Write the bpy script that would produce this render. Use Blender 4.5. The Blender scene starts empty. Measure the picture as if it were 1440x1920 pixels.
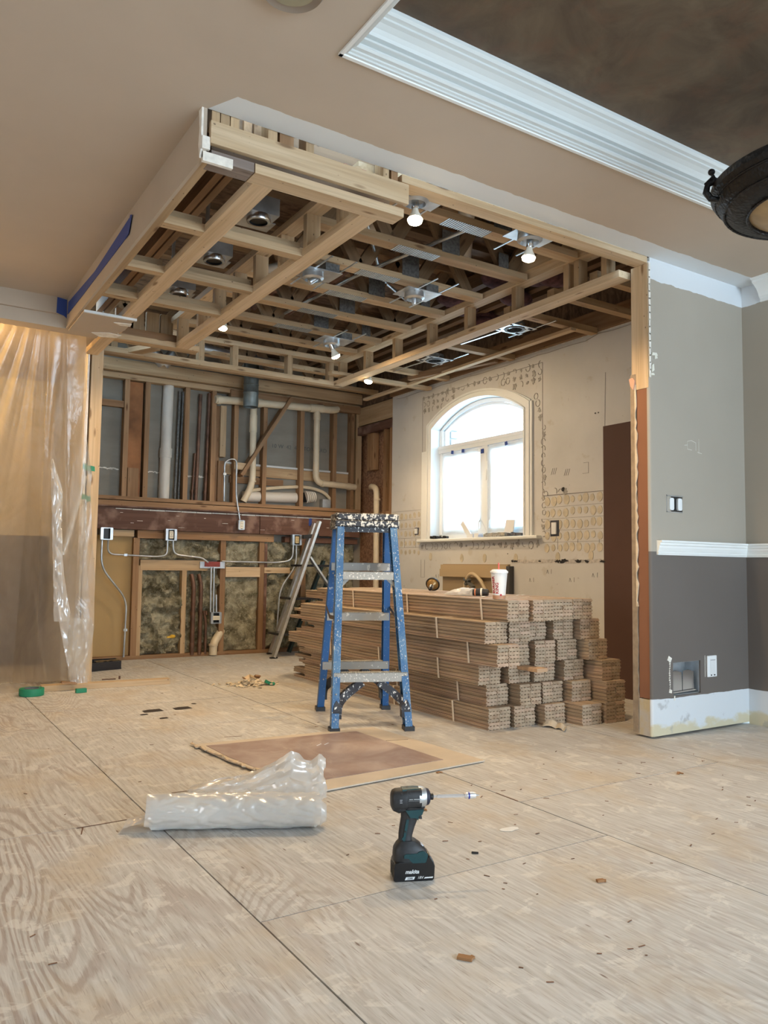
import bpy, bmesh, math, random
from mathutils import Vector, Matrix
random.seed(7)
PI = math.pi
# ---------------------------------------------------------------- camera
yaw, pitch, roll = 1.0029, -0.0693, -0.0130
def _axes(a, b, c):
    Rz = Matrix(((math.cos(c), -math.sin(c), 0), (math.sin(c), math.cos(c), 0), (0, 0, 1)))
    Rx = Matrix(((1, 0, 0), (0, math.cos(b), -math.sin(b)), (0, math.sin(b), math.cos(b))))
    X = Vector((math.sin(a), 0, -math.cos(a))); Y = Vector((-math.cos(a), 0, -math.sin(a))); Z = Vector((0, 1, 0))
    return [Rz @ Rx @ v for v in (X, Y, Z)]
_X, _Y, _Z = _axes(yaw, pitch, roll)
R3 = Matrix((_X, _Y, _Z))                       # camera space -> world
cam_d = bpy.data.cameras.new('camera'); cam = bpy.data.objects.new('camera', cam_d)
bpy.context.scene.collection.objects.link(cam)
cam_d.sensor_fit = 'VERTICAL'; cam_d.sensor_height = 36.0; cam_d.lens = 1470.0 / 1920 * 36
cam_d.clip_start = 0.05; cam_d.clip_end = 200
cam.matrix_world = Matrix.Translation((0, 0, 0.9)) @ R3.to_4x4()
scene = bpy.context.scene; scene.camera = cam
scene.cycles.max_bounces = 8; scene.cycles.diffuse_bounces = 4; scene.cycles.glossy_bounces = 3; scene.cycles.transmission_bounces = 4
scene.cycles.transparent_max_bounces = 12; scene.cycles.sample_clamp_indirect = 6
# ---------------------------------------------------------------- world, exposure
w = bpy.data.worlds.new('sky'); scene.world = w; w.use_nodes = True
w.node_tree.nodes['Background'].inputs[0].default_value = (0.55, 0.78, 1.0, 1)
w.node_tree.nodes['Background'].inputs[1].default_value = 8.5
vs = scene.view_settings; vs.view_transform = 'Standard'; vs.look = 'None'; vs.gamma = 1; vs.use_curve_mapping = False
vs.exposure = 0.03
def area(name, loc, rot, sx, sy, power, col):
    l = bpy.data.lights.new(name, 'AREA'); l.shape = 'RECTANGLE'; l.size = sx; l.size_y = sy; l.energy = power; l.color = col
    o = bpy.data.objects.new(name, l); o.location = loc; o.rotation_euler = rot; scene.collection.objects.link(o); return o
# daylight by an assumed opening behind the camera; both side lights are added fill
area('assumed_rear_daylight', (2.6, -3.3, 1.35), (PI/2, 0, 0), 3.0, 2.0, 112, (0.84, 0.92, 1.0))
area('left_fill', (-3.4, 1.2, 1.4), (PI/2, 0, -PI/2), 3.0, 1.8, 52, (0.97, 0.98, 1.0))  # added fill light; the left wall has no opening
area('right_fill', (4.28, -0.3, 1.45), (PI/2, 0, PI/2), 1.8, 1.6, 42, (0.88, 0.94, 1.0))  # added light inside the room; the right wall has no window
area('window_portal', (4.62, 5.435, 1.80), (PI/2, 0, PI/2), 1.25, 1.2, 1, (1, 1, 1)).data.cycles.is_portal = True
# ---------------------------------------------------------------- node helper
class T:
    def __init__(s, name):
        s.m = bpy.data.materials.new(name); s.m.use_nodes = True; s.nt = s.m.node_tree
        s.b = s.nt.nodes['Principled BSDF']; s.out = s.nt.nodes['Material Output']; s._c = None
    def put(s, sock, v):
        if isinstance(v, bpy.types.NodeSocket): s.nt.links.new(v, sock)
        elif isinstance(v, (tuple, list)) and sock.type == 'RGBA' and len(v) == 3: sock.default_value = (*v, 1)
        else: sock.default_value = v
    def n(s, t, o=0, **k):
        nd = s.nt.nodes.new('ShaderNode' + t)
        for a, v in k.items():
            if a.startswith('i_'): s.put(nd.inputs[int(a[2:])], v)
            elif a in nd.inputs.keys(): s.put(nd.inputs[a], v)
            else: setattr(nd, a, v)
        return nd.outputs[o]
    def co(s):
        if s._c is None: s._c = s.n('TexCoord', 3)
        return s._c
    def xyz(s):
        nd = s.nt.nodes.new('ShaderNodeSeparateXYZ'); s.nt.links.new(s.co(), nd.inputs[0]); return nd.outputs
    def sc(s, v, off=0):
        return s.n('Mapping', i_0=s.co(), i_3=v, i_1=(off, off * 1.7, off * .6))
    def noise(s, scale=(1, 1, 1), detail=4, dist=0, off=0, rough=.55):
        if not isinstance(scale, (tuple, list)): scale = (scale,) * 3
        return s.n('TexNoise', 0, i_0=s.sc(scale, off), Scale=1.0, Detail=detail, Distortion=dist, Roughness=rough)
    def ma(s, op, a, b=0.0): return s.n('Math', operation=op, i_0=a, i_1=b)
    def mr(s, v, lo, hi, a=0.0, b=1.0): return s.n('MapRange', i_0=v, i_1=lo, i_2=hi, i_3=a, i_4=b)
    def mix(s, f, a, b, bt='MIX'):
        nd = s.nt.nodes.new('ShaderNodeMix'); nd.data_type = 'RGBA'; nd.blend_type = bt
        s.put(nd.inputs[0], f); s.put(nd.inputs[6], a); s.put(nd.inputs[7], b); return nd.outputs[2]
    def bump(s, h, st=.3, d=.01): s.nt.links.new(s.n('Bump', Strength=st, Distance=d, Height=h), s.b.inputs['Normal'])
    def rnd(s): return s.n('ObjectInfo', 5)
    def fin(s, col, rough=.6, metal=0, spec=.5):
        s.put(s.b.inputs['Base Color'], col); s.put(s.b.inputs['Roughness'], rough); s.put(s.b.inputs['Metallic'], metal)
        s.b.inputs['Specular IOR Level'].default_value = spec
        return s.m
def plain(name, col, rough=.6, metal=0, var=.0, nz=0, nscale=8, col2=None, spec=.5):
    t = T(name); c = col
    if col2: c = t.mix(t.mr(t.noise(nscale, 4), .4, .62), col, col2)
    if nz: c = t.mix(1.0, c, t.mr(t.noise(nscale, 3), .3, .7, 1 - nz, 1 + nz), 'MULTIPLY')
    if var: c = t.mix(1.0, c, t.mr(t.rnd(), 0, 1, 1 - var, 1 + var), 'MULTIPLY')
    return t.fin(c, rough, metal, spec)
def wood(name, a, b, sc=1.0, var=.14, knots=True, rough=.7, dirt=None):
    t = T(name); r = t.rnd(); off = t.ma('MULTIPLY', r, 37.0)
    v = t.n('VectorMath', operation='ADD', i_0=t.co(), i_1=t.n('CombineXYZ', i_0=off, i_1=off, i_2=off))
    mp = t.n('Mapping', i_0=v, i_3=(1.1 * sc, 16 * sc, 16 * sc))
    n1 = t.n('TexNoise', i_0=mp, Scale=1.0, Detail=5, Distortion=.5)
    mp2 = t.n('Mapping', i_0=v, i_3=(3 * sc, 90 * sc, 90 * sc)); n2 = t.n('TexNoise', i_0=mp2, Scale=1.0, Detail=3)
    c = t.mix(t.mr(n1, .35, .68), a, b)
    c = t.mix(t.mr(n2, .45, .75, 0, .35), c, tuple(x * .55 for x in b))
    if knots:
        k = t.n('TexVoronoi', 0, i_0=t.n('Mapping', i_0=v, i_3=(3.2, 13, 13)), Scale=1.0)
        c = t.mix(t.mr(k, .07, .16, .85, 0), c, (b[0] * .38, b[1] * .3, b[2] * .25))
    sp = t.n('TexVoronoi', 0, i_0=t.n('Mapping', i_0=v, i_3=(14, 22, 22)), Scale=1.0)
    c = t.mix(t.mr(sp, .05, .09, .7 if knots else 0, 0), c, (.05, .03, .02))
    if dirt: c = t.mix(t.mr(t.n('TexNoise', i_0=v, Scale=7.0, Detail=4), .5, .66), c, dirt)
    c = t.mix(1.0, c, t.mr(r, 0, 1, 1 - var, 1 + var), 'MULTIPLY')
    t.bump(n2, .15, .002)
    return t.fin(c, rough, 0, .3)
# ---------------------------------------------------------------- mesh helpers
def B(): return bmesh.new()
def box(bm, c, s, rot=None):
    M = Matrix.Translation(c) @ (rot.to_4x4() if rot else Matrix()) @ Matrix.Diagonal((*s, 1))
    return bmesh.ops.create_cube(bm, size=1, matrix=M)['verts']
def bx(bm, x0, x1, y0, y1, z0, z1): return box(bm, ((x0+x1)/2, (y0+y1)/2, (z0+z1)/2), (abs(x1-x0), abs(y1-y0), abs(z1-z0)))
def frame(p0, p1, up=(0, 0, 1)):
    p0, p1 = Vector(p0), Vector(p1); x = (p1 - p0).normalized(); u = Vector(up)
    if abs(x.dot(u)) > .97: u = Vector((0, 1, 0))
    y = u.cross(x).normalized(); z = x.cross(y)
    return Matrix((x, y, z)).transposed(), (p1 - p0).length
def bar(bm, p0, p1, w, h, up=(0, 0, 1)):
    M, L = frame(p0, p1, up); return box(bm, (Vector(p0) + Vector(p1)) / 2, (L, w, h), M)
def ring(bm, c, M, pts): return [bm.verts.new(Vector(c) + M @ Vector(p)) for p in pts]
def skin(bm, rings, cap=True, close=False):
    n = len(rings[0])
    for a, b in zip(rings, rings[1:] + ([rings[0]] if close else [])):
        for i in range(n): bm.faces.new((a[i], a[(i+1) % n], b[(i+1) % n], b[i]))
    if cap and not close:
        bm.faces.new(list(reversed(rings[0]))); bm.faces.new(rings[-1])
def smooth_path(pts, k=4):
    P = [Vector(p) for p in pts]; o = []
    for i in range(len(P) - 1):
        a, b, c, d = P[max(i-1, 0)], P[i], P[i+1], P[min(i+2, len(P)-1)]
        for j in range(k):
            t = j / k; o.append(.5 * ((2*b) + (c-a)*t + (2*a-5*b+4*c-d)*t*t + (3*b-a-3*c+d)*t**3))
    o.append(P[-1]); return o
def tube(bm, pts, r, n=8, cap=True):
    P = [Vector(p) for p in pts]; rings = []; prev = None
    for i, p in enumerate(P):
        t = (P[min(i+1, len(P)-1)] - P[max(i-1, 0)]).normalized()
        if prev is None: u = t.orthogonal().normalized()
        else: u = (prev - t * prev.dot(t)).normalized()
        prev = u; v = t.cross(u); rr = r[i] if isinstance(r, (list, tuple)) else r
        rings.append([bm.verts.new(p + rr * (math.cos(2*PI*k/n) * u + math.sin(2*PI*k/n) * v)) for k in range(n)])
    skin(bm, rings, cap); return rings
def bend(pts, r=.06, k=5):
    """polyline with rounded corners"""
    P = [Vector(p) for p in pts]; o = [P[0]]
    for a, b, c in zip(P, P[1:], P[2:]):
        d1 = (a-b); d2 = (c-b); rr = min(r, d1.length * .48, d2.length * .48)
        s = b + d1.normalized() * rr; e = b + d2.normalized() * rr
        for j in range(k + 1):
            t = j / k; o.append((1-t)**2 * s + 2*t*(1-t) * b + t*t * e)
    o.append(P[-1]); return o
def lathe(bm, prof, n=16, M=None, cap=True):
    M = M or Matrix(); rings = []
    for r, z in prof: rings.append([bm.verts.new(M @ Vector((max(r, 1e-4) * math.cos(2*PI*k/n), max(r, 1e-4) * math.sin(2*PI*k/n), z))) for k in range(n)])
    skin(bm, rings, cap)
def prism(bm, poly, d, M=None):
    """poly in local xy, extruded d along z"""
    M = M or Matrix(); a = [bm.verts.new(M @ Vector((x, y, 0))) for x, y in poly]; b = [bm.verts.new(M @ Vector((x, y, d))) for x, y in poly]
    n = len(poly); bm.faces.new(list(reversed(a))); bm.faces.new(b)
    for i in range(n): bm.faces.new((a[i], a[(i+1) % n], b[(i+1) % n], b[i]))
def grid(bm, nu, nv, f):
    V = [[bm.verts.new(f(i / nu, j / nv)) for j in range(nv + 1)] for i in range(nu + 1)]
    for i in range(nu):
        for j in range(nv): bm.faces.new((V[i][j], V[i+1][j], V[i+1][j+1], V[i][j+1]))
    return V
def MX(o, x, y, z): return Matrix.Translation(o) @ Matrix((x, y, z)).transposed().to_4x4()
def sph(bm, c, r, n=8, s=(1, 1, 1)):
    bmesh.ops.create_icosphere(bm, subdivisions=2 if n <= 8 else 3, radius=r, matrix=Matrix.Translation(c) @ Matrix.Diagonal((*s, 1)))
# ---------------------------------------------------------------- object helpers
def meshof(name, bm, mat, smooth=False, bevel=0):
    bmesh.ops.recalc_face_normals(bm, faces=bm.faces)
    me = bpy.data.meshes.new(name); bm.to_mesh(me); bm.free(); me.materials.append(mat)
    if smooth: me.polygons.foreach_set('use_smooth', [True] * len(me.polygons))
    return me
def link(name, data, parent=None, world=True):
    o = bpy.data.objects.new(name, data); scene.collection.objects.link(o)
    if parent:
        o.parent = parent
        if world: o.matrix_parent_inverse = WORLD(parent).inverted()
    return o
def WORLD(o):
    if o.parent is None: return o.matrix_basis.copy()
    return WORLD(o.parent) @ o.matrix_parent_inverse @ o.matrix_basis
def obj(name, bm, mat, parent=None, smooth=False, bevel=0, world=True, kind=None, label=None):
    o = link(name, meshof(name, bm, mat, smooth), parent, world)
    if bevel:
        md = o.modifiers.new('bevel', 'BEVEL'); md.width = bevel; md.segments = 2; md.limit_method = 'ANGLE'; md.angle_limit = .6
    if smooth:
        o.data.set_sharp_from_angle(angle=math.radians(40))
    if kind: o['kind'] = kind
    if label: o['label'] = label
    return o
def tag(o, label, cat, group=None, kind=None):
    o['label'] = label; o['category'] = cat
    if group: o['group'] = group
    if kind: o['kind'] = kind
    return o
def thing(name, label, cat, loc=(0, 0, 0), rz=0, group=None, kind=None):
    o = bpy.data.objects.new(name, None); scene.collection.objects.link(o); o.empty_display_size = .05
    o.location = loc; o.rotation_euler = (0, 0, rz); o.matrix_basis = Matrix.Translation(loc) @ Matrix.Rotation(rz, 4, 'Z')
    return tag(o, label, cat, group, kind)
def single(name, bm, mat, label, cat, group=None, smooth=False, bevel=0, kind=None):
    """a thing that is one mesh, built in world coordinates; its origin goes to the base"""
    bm.verts.ensure_lookup_table()
    xs = [v.co.x for v in bm.verts]; ys = [v.co.y for v in bm.verts]; zs = [v.co.z for v in bm.verts]
    c = Vector(((min(xs)+max(xs))/2, (min(ys)+max(ys))/2, min(zs)))
    bmesh.ops.translate(bm, verts=bm.verts, vec=-c)
    o = obj(name, bm, mat, None, smooth, bevel); o.location = c
    return tag(o, label, cat, group, kind)
def struct(name, bm, mat, label, cat, parent=None, smooth=False):
    o = obj(name, bm, mat, parent, smooth)
    if not parent: tag(o, label, cat, None, 'structure')
    return o
def stick(name, p0, p1, wd, h, mat, parent, up=(0, 0, 1), taper=None):
    """a length of lumber: local x runs along the grain"""
    M, L = frame(p0, p1, up); bm = B(); box(bm, (L/2, 0, 0), (L, wd, h))
    me = meshof(name, bm, mat); o = bpy.data.objects.new(name, me); scene.collection.objects.link(o)
    if parent: o.parent = parent; o.matrix_parent_inverse = WORLD(parent).inverted()
    o.matrix_basis = Matrix.Translation(p0) @ M.to_4x4(); return o
def text(body, size, depth, M, mat, parent, bold=False, shear=0, name='lettering', sx=1):
    cu = bpy.data.curves.new(name, 'FONT'); cu.body = body; cu.size = size; cu.extrude = depth; cu.shear = shear
    cu.align_x = 'CENTER'; cu.align_y = 'CENTER'; cu.resolution_u = 3
    if bold: cu.offset = size * .025
    tmp = bpy.data.objects.new('tmp', cu); scene.collection.objects.link(tmp)
    me = bpy.data.meshes.new_from_object(tmp.evaluated_get(bpy.context.evaluated_depsgraph_get()))
    bpy.data.objects.remove(tmp); me.materials.clear(); me.materials.append(mat)
    me.transform(Matrix.Diagonal((sx, 1, 1, 1))); me.transform(M)
    return me
# ================================================================ materials
WOOD = wood('pine_lumber', (.50, .36, .215), (.37, .24, .125))
WOODL = wood('fresh_pine', (.62, .475, .31), (.50, .35, .20), knots=True, var=.08)
WOODO = wood('aged_stud', (.37, .225, .12), (.25, .135, .065), var=.2)
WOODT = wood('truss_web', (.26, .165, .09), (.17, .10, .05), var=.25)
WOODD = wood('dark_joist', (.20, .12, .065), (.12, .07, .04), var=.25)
WOODG = wood('weathered_grey_wood', (.30, .25, .21), (.18, .14, .12))
BEAMR = wood('red_brown_beam', (.155, .08, .055), (.105, .05, .034), var=.12, knots=False, dirt=(.26, .16, .12))
PINEF = wood('floor_plank_pine', (.66, .45, .28), (.50, .31, .18), var=.16, knots=False)
t = T('osb_panel')
c = t.mix(t.mr(t.noise((14, 40, 40), 3, .8), .38, .62), (.17, .085, .05), (.34, .19, .11)); OSB = t.fin(c, .8)
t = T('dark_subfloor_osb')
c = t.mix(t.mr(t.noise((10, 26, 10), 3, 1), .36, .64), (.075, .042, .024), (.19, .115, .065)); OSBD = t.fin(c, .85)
def paint(name, col, rough=.75, nz=.035, b=.08):
    t = T(name); c = t.mix(1.0, col, t.mr(t.noise(3.5, 5), .3, .7, 1 - nz, 1 + nz), 'MULTIPLY')
    t.bump(t.noise(160, 3), b, .002); return t.fin(c, rough, 0, .25)
CEILP = paint('tan_ceiling_paint', (.515, .43, .34))
FASCIAP = paint('tan_soffit_paint', (.46, .38, .295))
BEIGE = paint('beige_wall_paint', (.40, .365, .31))
WHITEG = paint('bare_drywall_mud', (.66, .67, .66), nz=.06)
DRYE = plain('torn_drywall_edge', (.74, .70, .62), .9, nz=.15, nscale=30)
DRYG = paint('grey_board_back', (.33, .33, .31), .9, .08, .3)
WHITEP = plain('white_trim_paint', (.80, .82, .80), .35)
BROWNP = paint('chocolate_wall_paint', (.095, .052, .04), .7)
TERRA = paint('terracotta_wall_paint', (.25, .115, .065), .7)
GOLDW = paint('ochre_panel', (.43, .29, .13), .7)
GALV = plain('galvanised_steel', (.55, .58, .60), .38, .85, nz=.25, nscale=9)
GALVD = plain('dull_plate_steel', (.16, .16, .155), .6, .6, nz=.35, nscale=60)
STEEL = plain('bright_steel', (.72, .74, .76), .25, 1)
ALU = plain('brushed_aluminium', (.62, .62, .60), .4, .8, nz=.12, nscale=20)
BLACK = plain('black_plastic', (.016, .016, .017), .45)
PVC = plain('cream_pvc', (.66, .56, .40), .4, nz=.1, nscale=7)
PVCW = plain('white_pvc', (.66, .62, .55), .4, nz=.06, nscale=5)
CPIPE = plain('copper_pipe', (.16, .085, .055), .5, .5, nz=.4, nscale=9)
IVORY = plain('ivory_plastic', (.76, .70, .56), .4)
WPL = plain('white_plastic', (.78, .80, .80), .35)
BLUET = plain('blue_masking_tape', (.025, .06, .26), .6)
GREENT = plain('green_masking_tape', (.01, .22, .11), .55)
GLASSB = plain('smoked_black', (.02, .022, .028), .15)
# ================================================================ floor
t = T('floor_plywood'); X, Y, Z = t.xyz(); off = t.ma('MULTIPLY', t.rnd(), 31)
v = t.n('VectorMath', operation='ADD', i_0=t.co(), i_1=t.n('CombineXYZ', i_0=off, i_1=off))
wv = t.n('TexNoise', i_0=t.n('Mapping', i_0=v, i_3=(2.1, .40, 1)), Scale=1.0, Detail=2.0, Distortion=.35)
fine = t.n('TexNoise', i_0=t.n('Mapping', i_0=v, i_3=(90, 5, 1)), Scale=1.0, Detail=4)
rg = t.ma('FRACT', t.ma('ADD', t.ma('MULTIPLY', wv, 40.0), t.ma('MULTIPLY', fine, .5)))                       # cathedral rings
rg = t.mr(t.ma('ABSOLUTE', t.ma('SUBTRACT', rg, .5)), .12, .26)
fine = t.n('TexNoise', i_0=t.n('Mapping', i_0=v, i_3=(90, 5, 1)), Scale=1.0, Detail=4)
fibre = t.n('TexNoise', i_0=t.n('Mapping', i_0=v, i_3=(220, 14, 1)), Scale=1.0, Detail=2)
patch = t.n('TexNoise', i_0=v, Scale=1.5, Detail=5)
leftm = t.mr(X, .3, 1.3, 1, .30)                                     # the left sheets show bolder figure
gr = t.ma('MULTIPLY', t.ma('MULTIPLY', t.ma('SUBTRACT', 1, rg), t.mr(patch, .42, .56)), leftm)
c = t.mix(t.mr(fine, .38, .68), (.57, .56, .535), (.43, .415, .385))
c = t.mix(t.ma('MULTIPLY', gr, .68), c, (.29, .225, .19))
spl = t.n('TexNoise', i_0=t.n('Mapping', i_0=v, i_3=(8, 9, 1)), Scale=1.0, Detail=7, Roughness=.65, Distortion=.6)
c = t.mix(t.mr(spl, .55, .60, 0, .6), c, (.67, .65, .60))
spo = t.n('TexNoise', i_0=t.n('Mapping', i_0=v, i_3=(3.1, 2.3, 1), i_1=(7, 3, 0)), Scale=1.0, Detail=6, Roughness=.6)
c = t.mix(t.mr(spo, .50, .68, 0, .5), c, (.48, .385, .26))
ck = t.n('TexVoronoi', 0, i_0=t.n('Mapping', i_0=v, i_3=(26, 7, 1)), Scale=1.0)
cm = t.mr(t.n('TexNoise', i_0=v, Scale=4.3, Detail=2), .52, .60)
c = t.mix(t.ma('MULTIPLY', t.mr(ck, .05, .11, .8, 0), cm), c, (.13, .075, .045))
c = t.mix(t.mr(fibre, .57, .72, 0, .55), c, (.25, .20, .165))
nr = t.mr(Y, 6.6, 3.2, 0, 1)
c = t.mix(1.0, c, t.mr(t.rnd(), 0, 1, .95, 1.05), 'MULTIPLY')
t.bump(t.ma('ADD', fine, t.ma('MULTIPLY', spl, .7)), .35, .004)
PLY = t.fin(c, .62, 0, .35)
GAP = plain('dark_floor_void', (.035, .026, .02), .95)
bm = B(); bx(bm, -3.6, 4.6, -3.4, 7.9, -.06, -.0185)
floor = struct('floor', bm, GAP, 'bare plywood subfloor across both rooms', 'floor')
cols = [(-3.55, -1.66, [-3.3, 1.0, 3.4, 5.9, 7.85]), (-1.66, -.405, [-3.3, .3, 2.9, 5.3, 7.85]), (-.405, .848, [-3.3, .2, 2.86, 5.26, 7.85]),
        (.848, 2.12, [-3.3, -.55, 1.885, 4.32, 5.12, 7.85]), (2.12, 3.37, [-3.3, -.12, 2.32, 4.76, 7.85]), (3.37, 4.58, [-3.3, .9, 3.3, 5.7, 7.85])]
g = .0024
for x0, x1, ys in cols:
    for y0, y1 in zip(ys, ys[1:]):
        bm = B(); bx(bm, x0 + g, x1 - g, y0 + g * 1.2, y1 - g * 1.2, -.018, random.uniform(-.0006, .0006))
        obj('plywood_sheet', bm, PLY, floor)
# ================================================================ ceiling of the near rooms
ZC = 2.635
t = T('ceiling_paint_with_bare_strip'); X, Y, Z = t.xyz()
e = t.ma('ADD', Y, t.ma('MULTIPLY', t.ma('SUBTRACT', t.noise(9, 5), .5), .03))
e2 = t.ma('ADD', X, t.ma('MULTIPLY', Y, .5))
m = t.ma('MULTIPLY', t.ma('MULTIPLY', t.ma('GREATER_THAN', e, 2.668), t.ma('GREATER_THAN', e2, 2.365)), t.ma('GREATER_THAN', X, .951))
c = t.mix(1.0, (.515, .43, .34), t.mr(t.noise(3, 5), .3, .7, .97, 1.03), 'MULTIPLY')
c = t.mix(m, c, (.70, .72, .72)); t.bump(t.noise(150, 3), .08, .002)
CEILM = t.fin(c, .75, 0, .25)
bm = B()
bx(bm, -3.6, .95, -3.4, 5.4, ZC, ZC + .10); bx(bm, .95, 4.5, 2.23, 2.80, ZC, ZC + .10)
bx(bm, .95, 1.235, -3.4, 2.23, ZC, ZC + .10); bx(bm, 3.95, 4.5, -3.4, 2.23, ZC, ZC + .10); bx(bm, 1.235, 3.95, -3.4, -1.2, ZC, ZC + .10)
ceiling = struct('ceiling', bm, CEILM, 'smooth tan painted ceiling with a bare white strip at the opening', 'ceiling')
t = T('tray_faux_finish')
c = t.mix(t.mr(t.noise(3.2, 7, .8, 0, .65), .36, .66), (.062, .040, .023), (.135, .098, .06))
c = t.mix(t.mr(t.noise(9, 5, .4, 3), .5, .68, 0, .5), c, (.13, .065, .035)); TRAY = t.fin(c, .55)
bm = B(); bx(bm, 1.14, 4.05, -1.3, 2.36, 2.775, 2.83)
obj('tray_panel', bm, TRAY, ceiling)
bm = B(); bx(bm, 1.14, 1.235, -1.2, 2.23, ZC + .1, 2.80); bx(bm, 3.95, 4.05, -1.2, 2.23, ZC + .1, 2.80); bx(bm, 1.235, 3.95, 2.23, 2.36, ZC + .1, 2.80); bx(bm, 1.235, 3.95, -1.3, -1.2, ZC + .1, 2.80)
obj('tray_side', bm, WHITEP, ceiling)
# crown moulding round the tray: profile (inward, up) swept round the opening
prof = [(0, 0), (.012, 0), (.012, .014), (.020, .018), (.020, .030), (.034, .034), (.040, .046), (.040, .056), (.030, .064), (.030, .074), (.050, .084), (.050, .098),
        (.036, .104), (.036, .118), (.052, .126), (.056, .146), (.066, .168), (.084, .190), (.098, .200), (.098, .214), (.112, .222), (.120, .238), (.120, .262), (0, .262)]
def crown(path, prof, z, name, parent, mat=None, closed=True, zs=1, flip=1):
    """sweep profile along horizontal polygon; the profile's first coordinate points to the left of travel"""
    bm = B(); n = len(path); rings = []
    for i in range(n):
        p = Vector((*path[i], 0))
        a = Vector((*path[i-1], 0)) if closed or i > 0 else None; b = Vector((*path[(i+1) % n], 0)) if closed or i < n-1 else None
        d1 = (p - a).normalized() if a is not None else None; d2 = (b - p).normalized() if b is not None else None
        d1 = d1 or d2; d2 = d2 or d1
        n1 = Vector((-d1.y, d1.x, 0)); n2 = Vector((-d2.y, d2.x, 0)); m = (n1 + n2); m = m / m.dot(n1) if m.length > .01 else n1
        rings.append([bm.verts.new(p + m * (q[0] * flip) + Vector((0, 0, z + q[1] * zs))) for q in prof])
    skin(bm, rings, not closed, closed); return obj(name, bm, mat or WHITEP, parent)
CROWNP = plain('crown_paint', (.58, .60, .58), .55)
trim1 = thing('trim_1', 'wide white crown moulding round the dark raised tray ceiling', 'crown moulding', (2.6, .5, ZC), kind='structure')
crown([(1.235, -1.2), (3.95, -1.2), (3.95, 2.23), (1.235, 2.23)], [(a * .95, b_ * .54) for a, b_ in prof], ZC - .002, 'moulding', trim1, CROWNP)
# thin white rim on the left edge, as seen from below
bm = B(); bx(bm, 1.222, 1.236, -1.2, 2.242, ZC - .008, ZC); bx(bm, 1.222, 3.96, 2.228, 2.242, ZC - .008, ZC); obj('rim', bm, WHITEP, trim1)
# ================================================================ bulkheads left of the kitchen (tan)
bm = B(); bx(bm, -3.6, 1.0, 5.40, 5.52, 2.525, 2.80); bx(bm, -3.6, 1.17, 5.425, 5.545, 2.44, 2.525)
struct('wall_left_bulkhead', bm, FASCIAP, 'tan bulkhead above the hanging plastic sheet', 'bulkhead')
bm = B(); bx(bm, .95, .964, 2.80, 5.44, 2.44, 2.80)
fas = struct('wall_soffit_left', bm, FASCIAP, 'tan soffit face along the left of the open kitchen ceiling', 'soffit')
# torn wooden edge under it, and the surviving piece of the soffit underside
stick('nailer', (.982, 2.83, 2.459), (.982, 5.42, 2.459), .036, .036, WOOD, fas)
bm = B(); prism(bm, [(.966, 4.96), (1.27, 4.97), (1.275, 5.20), (1.25, 5.30), (1.28, 5.36), (1.20, 5.43), (.966, 5.43)], .012, Matrix.Translation((0, 0, 2.428)))
obj('soffit_board', bm, FASCIAP, fas)
bm = B(); bx(bm, .966, 1.285, 4.945, 4.962, 2.4265, 2.442); obj('corner_bead', bm, WHITEG, fas)
bm = B(); prism(bm, [(1.10, 5.37), (1.2, 5.31), (1.285, 5.33), (1.27, 5.40), (1.17, 5.44)], .003, Matrix.Translation((0, 0, 2.4248))); prism(bm, [(1.17, 5.06), (1.275, 5.03), (1.28, 5.09), (1.22, 5.1)], .003, Matrix.Translation((0, 0, 2.4248)))
obj('plaster_patch', bm, DRYE, fas)
bm = B()   # broken drywall end at the near corner
pts = [(2.80, ZC), (2.80, 2.47), (2.815, 2.44), (2.83, 2.50), (2.822, 2.56), (2.835, ZC)]
prism(bm, pts, .022, MX((.942, 0, 0), Vector((0, 1, 0)), Vector((0, 0, 1)), Vector((1, 0, 0))))
bx(bm, .95, 1.07, 2.795, 2.812, 2.425, 2.462); bx(bm, .944, .975, 2.79, 2.803, 2.47, 2.52)
obj('torn_edge', bm, DRYE, fas)
# ================================================================ partition and right wall
t = T('two_tone_wall_paint'); X, Y, Z = t.xyz()
zz = t.ma('ADD', Z, t.ma('MULTIPLY', t.ma('SUBTRACT', t.noise(14, 5), .5), .028))
zf = t.ma('ADD', t.ma('ADD', Z, -.0), t.ma('MULTIPLY', t.ma('SUBTRACT', t.noise(5, 3), .5), .02))
up = t.mix(1.0, (.375, .335, .275), t.mr(t.noise(1.3, 4), .3, .7, .96, 1.04), 'MULTIPLY')
lo = t.mix(1.0, (.145, .125, .110), t.mr(t.noise(1.1, 4), .3, .7, .94, 1.05), 'MULTIPLY')
c = t.mix(t.ma('GREATER_THAN', Z, 1.0), lo, up)
glue = t.mr(t.ma('SUBTRACT', t.noise((6, 6, 12), 6), t.ma('MULTIPLY', Z, 5.5)), .12, .26)
gh = t.mix(t.ma('MULTIPLY', glue, .8), (.63, .66, .68), (.58, .50, .30))
gh = t.mix(t.mr(t.noise((9, 9, 9), 6, 0, 5), .62, .68, 0, .5), gh, (.30, .30, .30))
c = t.mix(t.ma('LESS_THAN', zf, .205), c, gh)
c = t.mix(t.ma('GREATER_THAN', zz, 2.512), c, (.66, .69, .71))
t.bump(t.noise(170, 3), .08, .002); DINE = t.fin(c, .7, 0, .25)
YP = 2.80; XR = 4.37
bm = B(); hx0, hx1, hz0, hz1 = 3.675, 3.915, .215, .395                # duct hole
bx(bm, 3.515, hx0, YP, YP + .014, 0.012, ZC); bx(bm, hx1, 4.5, YP, YP + .014, .012, ZC)
bx(bm, hx0, hx1, YP, YP + .014, .012, hz0); bx(bm, hx0, hx1, YP, YP + .014, hz1, 1.225); 
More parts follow.
